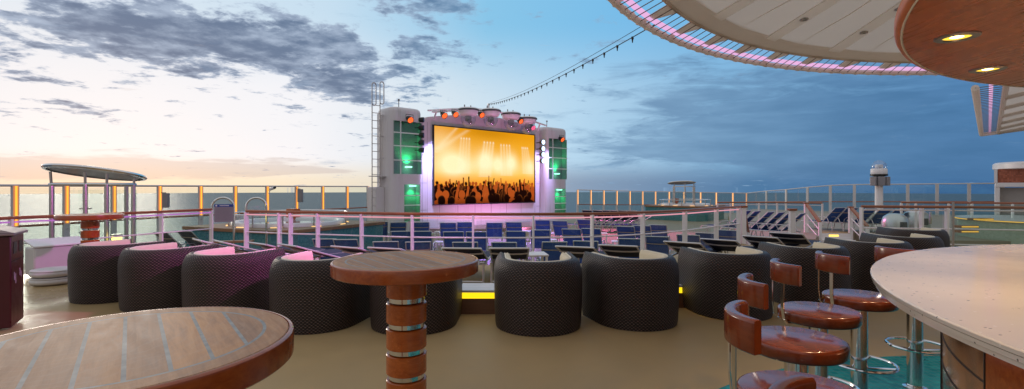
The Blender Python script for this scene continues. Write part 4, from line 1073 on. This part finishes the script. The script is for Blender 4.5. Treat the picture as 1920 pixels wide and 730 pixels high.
def bay(r, w, shelves, lamp_z, strength, up=True, split=None):
    sa,sb,z0,z1=w; c=(sa+sb)/2; wd=sb-sa; z0-=LOW; z1-=LOW; b=MB()
    b.box((c,-.012,(z0+z1)/2),(wd,.016,z1-z0)); 
    for x in (sa+.012,sb-.012): b.box((x,-O0/2-.01,(z0+z1)/2),(.02,O0-.06,z1-z0))
    b.build('recess_lining',bayd,r,smooth=0)
    for z in shelves: MB().box((c,-O0+.01,z-LOW),(wd,.05,.05)).build('glazing_bar',white,r)
    if split: MB().box((split,-O0+.012,(z0+z1)/2),(.045,.045,z1-z0)).build('glazing_bar',white,r)
    MB().box((c,-O0+.03,(z0+z1)/2),(wd-.02,.012,z1-z0-.01)).build('glass_front',greenglass,r,smooth=0)
    lz=lamp_z-LOW
    MB().lathe([(1e-4,-.03),(.16,-.03),(.18,0),(.16,.03),(1e-4,.03)],20,(c+.15,-.22,lz)).build('bay_lamp',greenl,r)
    pos=SP(c+.15,lamp_z+(.10 if up else -.10),.20)
    lamp('bay_light','SPOT',pos,strength,(.02,1,.25),pos+nS*(-.10)+Vector((0,0,1 if up else -1)),None,.08,122,1.0)
for T,name,tag_ in ((T1,'rounded white speaker tower with a ladder on the whirlpool side of the screen','l'),(T2,'rounded white speaker tower with a column of blue white lamps beside the screen','r')):
    sa,sb=T['sa'],T['sb']
    if tag_=='l': up=(sa+.12,sb-.05,2.11,4.60); lo=(sa+.66,sb-.14,-.15,1.62)
    else: up=(sa+.30,sb-.06,1.98,4.45); lo=(sa+.82,sb-.16,-.20,1.40)
    r=tower(name,sa,sb,T['zt'],up,lo)
    hgt=up[3]-up[2]
    bay(r,up,(up[2]+.26*hgt,up[2]+.53*hgt,up[2]+.78*hgt),up[2]+.14*hgt,85,True,split=up[0]+.36)
    bay(r,lo,(lo[2]+.44*(lo[3]-lo[2]),lo[2]+.70*(lo[3]-lo[2]),lo[2]+.2*(lo[3]-lo[2])),lo[3]-.07,42,False)
    if tag_=='l':
        for s_ in (0,.40):
            zt_=(6.36 if s_ else 6.26)-LOW; x0=sa-.62+s_; yy=.25
            pts=[(x0,yy,.75),(x0,yy,zt_)]+[(x0+.10-.10*cos(a),yy,zt_+.10*sin(a)) for a in np.linspace(0,pi,8)[1:]]+[(x0+.20,yy,zt_-.85)]+[(x0+.10+.10*cos(a),yy,zt_-.85-.10*sin(a)) for a in np.linspace(0,pi,8)[1:]]
            MB().tube(pts,.026,8).build('ladder_rail',brushed,r)
        for k in range(15): MB().tube([(sa-.62,.25,1.0+k*.36),(sa-.22,.25,1.0+k*.36)],.018,6).build('rung',offwhite,r)
        for k in range(5): MB().tube([(sa-.22,.25,1.6+k*1.0),(sa+.02,.35,1.6+k*1.0)],.02,6).build('wall_bracket',offwhite,r)
        MB().box((sa-.3,.3,2.0-LOW),(.7,.5,.04)).build('ladder_shelf',offwhite,r)
        MB().box((sa-.12,.55,2.85),(.10,.20,5.7)).build('cable_duct',white,r)
        MB().prism([(sa-.45,.2),(sa,.2),(sa,1.1),(sa-.45,1.1)],0,1.5-LOW).build('side_casing',wallm,r,smooth=0,bevel=.03)
    m=(sa+sb)/2
    MB().tube([(m,.4,T['zt']-LOW),(m,.4,T['zt']-LOW+.42)],.02,6).build('mast',greyp,r)
    MB().lathe([(.02,0),(.05,.02),(.05,.10),(1e-4,.11)],10,(m,.4,T['zt']-LOW+.40)).build('mast_tip',greyp,r)

# lamps on the stage
def par(label, s, z, o, mat, sz_=1.0, group='orange par lamps on the stage', tilt=.5):
    r=thing('par_lamp',label,'stage lamp',SP(s,z,o),srz,group)
    M=Matrix.Rotation(tilt,4,'X')
    def TR(mb): mb.v=[tuple(M@Vector(p)) for p in mb.v]; return mb
    TR(MB().lathe([(.06,-.20),(.14,-.12),(.16,.10),(.15,.10)],18)).v
    def ax(mb): mb.v=[(x,-z,y) for x,y,z in mb.v]; return TR(mb)
    ax(MB().lathe([(1e-4,-.2),(.09,-.2),(.15*sz_,-.06),(.17*sz_,.12),(.155*sz_,.12)],18,cap=False)).build('can',blackp if mat not in (pink_l,) else greyp,r)
    ax(MB().lathe([(1e-4,.10),(.15*sz_,.10)],18,cap=False)).build('lens',mat,r)
    bars=MB()
    for k in (-.06,0,.06): bars.box((k,-.115,0),(.016,.01,.26*sz_),0)
    TR(bars).build('lens_grille',greyp,r)
    MB().tube([(-.19,0,0),(-.19,0,.22),(.19,0,.22),(.19,0,0)],.015,6).build('yoke',blackp,r)
    return r
def topz(s): return 5.0+.42*sin(pi*min(max((s+.35)/7.9,0),1))
tr=thing('lighting_truss','curved white lamp truss arched over the video screen','truss',base0,srz)
ss_=np.linspace(-.4,7.6,28)
for off,dz in ((.55,.18),(.15,.30)): MB().tube([loc_(s,topz(s)+dz,off) for s in ss_],.045,8).build('truss_tube',white,tr)
wb=MB()
for i in range(len(ss_)-1): wb.tube([loc_(ss_[i],topz(ss_[i])+.18,.55),loc_(ss_[i+1],topz(ss_[i+1])+.30,.15)],.022,5)
wb.build('truss_lattice',white,tr)
for s in (0,2.4,4.9,7.3): MB().tube([loc_(s,topz(s)-.15,.1),loc_(s,topz(s)+.24,.3)],.05,8).build('bracket',white,tr)
MB().tube([loc_(3.35,topz(3.35)+.2,.3),loc_(3.35,topz(3.35)+.62,.3)],.06,8).build('mast',white,tr)
dpos=[878,920,958,989]; dl=['first','second','third','fourth']
for i,x in enumerate(dpos):
    s,_z=szo(x,215,.62); z=topz(s)+.10; sc_=1.0
    r=thing('moving_light','white drum moving light with a clear dome, %s along the truss'%dl[i],'stage lamp',SP(s,z,.62),srz,'domed moving lights on the truss')
    MB().lathe([(1e-4,.17),(.48,.17),(.54,.12),(.52,.0),(.46,-.16),(.40,-.22),(.3,-.24)],32).build('drum',plastic_w,r,smooth=40)
    MB().lathe([(.52,.02),(.56,.03),(.56,.10),(.53,.11)],32,cap=False).build('drum_band',slate,r)
    MB().sphere((0,0,-.40),.40,24,10,1.0,-1,.42).build('dome',domeglass,r,smooth=80)
    MB().box((0,0,-.36),(.26,.26,.30)).build('lamp_head',greyp,r,bevel=.04)
    MB().tube([(0,-.05,-.5),(0,-.2,-.58)],.1,12).build('lamp_nose',greyp,r)
    MB().tube([(-.2,.05,.16),(-.2,.05,.34)],.03,6).build('clamp',greyp,r); MB().tube([(.2,.05,.16),(.2,.05,.34)],.03,6).build('clamp',greyp,r)
for x,y,mt,l in ((832,216,orange_l,'orange glowing par lamp at the start of the truss'),(853,214,orange_l,'orange pink par lamp before the first domed moving light'),(902,215,orange_l,'orange par lamp between the first two domed moving lights'),(975,227,orange_l,'orange par lamp between the last two domed moving lights'),(998,239,pink_l,'pink par lamp at the low end of the truss')):
    s,z=szo(x,y,.7); par(l,s,z,.7,mt,.95)
s,z=szo(768,224,.72); par('orange par lamp under the cap of the ladder tower',s,z,.72,orange_l,.95)
s,z=szo(1053,261,.72); par('orange par lamp under the cap of the blue lamp tower',s,z,.72,orange_l,.95)
for i,y in enumerate((267,279,290,302)):
    s,z=szo(1018,y,.75); r=thing('flood_lamp','blue white flood lamp glowing on the tower, %s from its top'%dl[i],'stage lamp',SP(s,z,.75),srz,'blue white flood lamps')
    c=MB().lathe([(1e-4,-.2),(.1,-.2),(.15,-.05),(.15,.05)],20,cap=False); c.v=[(x,-z_,y_) for x,y_,z_ in c.v]; c.build('can',blackp,r)
    c=MB().lathe([(1e-4,.04),(.135,.04)],20,cap=False); c.v=[(x,-z_,y_) for x,y_,z_ in c.v]; c.build('lens',bluewhite,r)
    MB().tube([(0,.15,0),(0,.55,0)],.03,6).build('bracket',blackp,r)
for i,y in enumerate((225,240,254,268,282)):
    s,z=szo(793,y,.5); r=thing('flood_lamp','dark flood lamp with a blue glint on the ladder tower edge, %s from its top'%ORD[i],'stage lamp',SP(s,z,.5),srz+.9,'dark flood lamps by the ladder tower')
    c=MB().lathe([(1e-4,-.2),(.1,-.2),(.13,-.05),(.13,.05)],20,cap=False); c.v=[(x,-z_,y_) for x,y_,z_ in c.v]; c.build('can',blackp,r)
    c=MB().lathe([(1e-4,.04),(.09,.04)],20,cap=False); c.v=[(x,-z_,y_) for x,y_,z_ in c.v]; c.build('lens',blue_l,r)
    MB().tube([(0,.15,0),(0,.4,0)],.03,6).build('bracket',blackp,r)
# curved low stage in front of the wall
stg=MB(); pts=[(s,-.02) for s in np.linspace(-1,8,2)]
tag(MB().prism([(A+dS*s+nS*o).to_2d()[:] for s,o in [(-.6,0.02),(.3,1.5),(2,2.6),(3.6,2.9),(5.2,2.6),(6.9,1.5),(7.8,.02)]][::-1],LOW+.004,LOW+.16).build('stage_platform',floor_mat('stage_coating',(.34,.22,.20)),smooth=0),kind='structure')

# ------------------------------------------------------------------ string of lights
p0=SP(3.35,topz(3.35)+.6,.3); p1=Vector((2.08,6.95,3.80))
sl=thing('string_lights','long string of small bulbs stretched from the truss to the canopy','string lights',p0)
def cat(u,dz=0): p=p0+(p1-p0)*u; return p-p0+Vector((0,0,-.9*u*(1-u)+dz))
MB().tube([cat(u) for u in np.linspace(0,1,40)],.008,5).build('cable',cablem,sl)
MB().tube([cat(u,.09*min(1,u*9)) for u in np.linspace(0,1,40)],.005,5).build('support_wire',cablem,sl)
for k in range(30):
    u=1-(1-(k+1)/36)**1.0; u=(k+1)/31.5
    q=cat(u); MB().lathe([(.018,.01),(.022,-.02),(.013,-.04),(.008,-.085),(1e-4,-.09)],8,tuple(q)).build('bulb',cablem,sl)

# ------------------------------------------------------------------ starboard stairs, column, kiosk, pool
def newel(r,p,h,w=.12): 
    MB().box((p[0],p[1],h/2),(w,w*.8,h)).build('newel_post',white,r,bevel=.008)
    MB().box((p[0],p[1],h+.025),(w+.05,w+.03,.05)).build('newel_cap',teak_rail,r,bevel=.01)
e1_=arc[-1]; n2=on(1485,393.5,.97)
stg=thing('deck_stair','white posted stair with teak handrails leading down from the curved railing','stair',(e1_.x,e1_.y,0))
o=Vector((e1_.x,e1_.y,0)); gdir=Vector((.52,.85,0))
for p in (Vector((e1_.x+.12,e1_.y,0)),Vector((n2.x,n2.y,0))):
    q=p-o; newel(stg,(q.x,q.y),.95)
    a=q+Vector((0,0,.95)); b=q+gdir*1.15+Vector((0,0,.95-.72))
    MB().bar(a,b,.07,.05).build('handrail',teak_rail,stg)
    MB().bar(a-Vector((0,0,.14)),b-Vector((0,0,.14)),.02,.2).build('side_glass',clearglass,stg)
    MB().tube([q+Vector((0,0,.45)),b-Vector((0,0,.5))],.018,6).build('rail_tube',tube_pink,stg)
    c=b; MB().box((c.x,c.y,(LOW+c.z)/2),(.09,.06,c.z-LOW)).build('foot_post',white,stg)
    MB().tube([q+Vector((0,0,.85)),q+gdir*1.1+Vector((0,0,-.25))],.014,6).build('rail_brace',white,stg)
mid_=(Vector((e1_.x+.12,e1_.y,0))+Vector((n2.x,n2.y,0)))/2-o
for k in range(3): MB().box((mid_.x+gdir.x*(.35+.3*k),mid_.y+gdir.y*(.35+.3*k),-.18*(k+1)-.02),(1.5,.3,.04),atan2(gdir.y,gdir.x)-pi/2).build('tread',offwhite,stg)
# second stair up to the platform
pw=at(1565,440,18.5); st2=thing('platform_stair','short white stair with a lit riser leading up to the tan side deck','stair',(pw.x,pw.y,LOW),radians(-6))
MB().box((0,.15,.115),(1.5,.3,.23)).build('lower_riser',white,st2,bevel=.01); MB().box((0,.62,.228),(1.5,.64,.456)).build('upper_riser',white,st2,bevel=.01)
MB().box((0,.62,.462),(1.46,.62,.012)).build('landing',tanfloor,st2)
MB().box((.12,.297,.37),(.34,.012,.07)).build('riser_light',emat('riser_glow',(1,.62,.12),2),st2)
for sx in (-.80,.80):
    hh=1.56 if sx<0 else 1.42
    MB().box((sx,.45,hh/2),(.13,.11,hh)).build('newel_post',white,st2,bevel=.008); MB().box((sx,.45,hh+.03),(.18,.15,.05)).build('newel_cap',teak_rail,st2,bevel=.01)
    a=Vector((sx,.45,hh+.02)); b=Vector((sx-.08,-.75,hh-.62))
    MB().bar(a,b,.10,.07).build('handrail',teak_rail,st2); MB().box((b.x,b.y,b.z/2),(.10,.07,b.z)).build('foot_post',white,st2)
    MB().tube([a-Vector((0,0,.4)),b-Vector((0,0,.3))],.018,6).build('rail_tube',white,st2)
    MB().tube([a-Vector((0,0,.75)),b-Vector((0,0,.6))],.018,6).build('rail_tube',white,st2)
# light column
pc=at(1648,385,22); colm=thing('light_column','white deck column carrying speakers and a glass domed moving light','light column',(pc.x,pc.y,LOW))
def zc_(y): return at(1648,y,22).z-LOW
MB().lathe([(.16,0),(.15,zc_(345))],24).build('column',white,colm)
for a in (radians(200),radians(-20),radians(250),radians(300),radians(90)):
    MB().box((.26*cos(a),.26*sin(a),zc_(340)),(.26,.26,.40),a).build('speaker_box',greyp if sin(a)<.5 else white,colm,bevel=.02)
MB().lathe([(.14,zc_(334)),(.20,zc_(331)),(.33,zc_(330)),(.33,zc_(327)),(.15,zc_(327))],32).build('black_ring',blackp,colm)
MB().lathe([(1e-4,zc_(327)),(.30,zc_(327)),(.315,zc_(325)),(.31,zc_(318)),(.28,zc_(316)),(1e-4,zc_(316))],32).build('drum',plastic_w,colm,smooth=40)
MB().sphere((0,0,zc_(313)),.30,24,10,1.0,-.3,1).build('dome',domeglass,colm,smooth=80)
MB().box((0,0,zc_(312)),(.26,.2,.16)).build('lamp_head',plastic_w,colm,bevel=.03); MB().box((.06,0,zc_(315)),(.08,.24,.2)).build('lamp_yoke',plastic_w,colm)
# silver pods
for x,y,Y,l in ((1678,414,15,'silver rounded pod with a small opening behind the glass railing'),(1718,410,18.5,'second silver rounded pod, further off beside a ground lamp')):
    p=at(x,y,Y); r=thing('silver_pod',l,'pod',(p.x,p.y,p.z-.5))
    hp=at(x,400 if Y<16 else 394,Y).z-(p.z-.5); w=.34 if Y<16 else .42
    MB().lathe([(w*.9,0),(w,.15),(w,hp*.62),(w*.86,hp*.85),(w*.5,hp*.98),(1e-4,hp)],32).build('shell',silver,r,smooth=60)
    MB().box((0,-w+.005,hp*.50),(.2,.05,.24)).build('opening',slate,r,bevel=.02)
# green lit pool and kiosk
pg=at(1895,440,13.5); pool=thing('green_pool','low curved pool with pale green sides and amber light lines','pool',(18.2,16.7,LOW))
zr=at(1895,424,14.4).z-LOW
MB().lathe([(2.4,0),(2.4,zr)],64).build('tiled_side',tile_mat('green_mosaic',(.40,.46,.36),(.50,.55,.44),(.42,.46,.38),.05,coord='XZ'),pool)
MB().lathe([(2.0,zr+.001),(2.46,zr+.001),(2.46,zr+.06),(2.0,zr+.06)],64).build('ledge',offwhite,pool)
MB().lathe([(2.462,zr+.005),(2.466,zr+.02),(2.462,zr+.035)],64,cap=False).build('ledge_light',emat('ledge_amber',(1,.48,.08),1.1),pool)
for k,(x,y) in enumerate(((1812,425),(1812,434),(1845,411),(1832,411))):
    p=at(x,y,12.6 if k<2 else 16); q=p-Vector(pool.location); MB().box(tuple(q),(.45,.2,.06)).build('step',decking,pool)
    MB().box((q.x,q.y-.105,q.z),(.42,.01,.03)).build('step_light',emat('ledge_amber',(1,.48,.08),1.1),pool)
for x in (1745,1775): MB().tube([tuple(at(x,y,15)-Vector(pool.location)) for y in (398,402,412,420)],.03,6).build('grab_rail',chrome,pool)
pk=at(1866,425,20.5); k=thing('deck_kiosk','white kiosk with a copper mosaic band and an open grey recess','kiosk',(pk.x,pk.y,LOW),radians(-46))
zk=lambda y:at(1866,y,20.5).z-LOW
MB().box((1.6,1.2,zk(352)/2),(.0+3.0,1.6,zk(352))).build('recess_wall',pmat('kiosk_recess',(.40,.38,.37),.5),k)
for x in (.06,1.75,3.1): MB().box((x,.2,zk(345)/2),(.16 if x<1 else .12,.5,zk(345))).build('pillar',white,k,bevel=.02)
MB().box((1.65,.9,zk(347)),(3.3,2.0,zk(343)-zk(351))).build('lintel',white,k,bevel=.02)
MB().box((1.68,.9,(zk(343)+zk(318))/2),(3.2,1.9,zk(318)-zk(343)-.004)).build('mosaic_band',coppermosaic,k)
MB().box((.02,.9,(zk(343)+zk(318))/2),(.10,2.02,zk(318)-zk(343)-.004)).build('corner_trim',white,k)
MB().lathe([(1e-4,zk(318)),(1.75,zk(318)),(1.8,zk(317)),(1.8,zk(308)),(1.72,zk(305)),(1e-4,zk(305))],48,(1.68,1.0,0)).build('roof',white,k,smooth=40)

# ------------------------------------------------------------------ stage and deck lights
V=Vector
lamp('violet_wash','SPOT',SP(2.0,5.6,1.5),6000,(.45,.22,1.0),(0,18.5,-.7),None,.3,46,.7)
lamp('magenta_wash','SPOT',SP(6.8,5.4,1.5),7500,(1,.14,.50),(5.5,22,-.7),None,.3,60,.8)
lamp('canopy_tube_glow','SPOT',(.95,5.3,3.52),1150,(1,.20,.85),(-4.6,7.3,.5),can,.12,52,.8)
lamp('canopy_tube_glow','SPOT',(1.5,6.2,3.55),900,(1,.34,.95),(-3.2,10.2,.5),can,.12,44,.8)
lamp('violet_wall_wash','SPOT',SP(-.75,4.2,1.1),1500,(.50,.46,1.0),SP(1.2,1.2,.0),None,.15,84,.8)
lamp('violet_wall_wash','SPOT',SP(7.9,4.2,1.4),1000,(.55,.45,1.0),SP(6.4,1.2,.0),None,.15,84,.8)
lamp('pink_floor_wash','SPOT',SP(3.5,LOW+.3,3.6),500,(1,.3,.75),SP(3.5,2.2,0),None,.3,120,.8)
#lamp('deck_violet','SPOT',SP(4.5,5.6,1.5),5000,(.72,.30,.9),(-1.0,12.5,.0),None,.3,20,.9)
for x,y in ((-.19,5.95),(2.3,6.0)):
    lamp('step_glow','POINT',(x,y,.2),1.2,(1,.6,.1),None,None,.08)

# ------------------------------------------------------------------ camera
cam=bpy.data.cameras.new('camera'); co=bpy.data.objects.new('camera',cam); COL.objects.link(co); S.camera=co
co.location=(0,0,H); co.rotation_euler=(radians(90),0,0)
cam.sensor_width=36; cam.lens=36*F/1920; cam.shift_y=-(365-HY)/1920; cam.clip_start=.05; cam.clip_end=9000
S.view_settings.view_transform='Standard'; S.view_settings.look='None'; S.view_settings.exposure=0; S.view_settings.gamma=1
S.cycles.max_bounces=8; S.cycles.transparent_max_bounces=24; S.cycles.caustics_reflective=False; S.cycles.caustics_refractive=False
S.cycles.sample_clamp_indirect=4; S.cycles.use_denoising=True
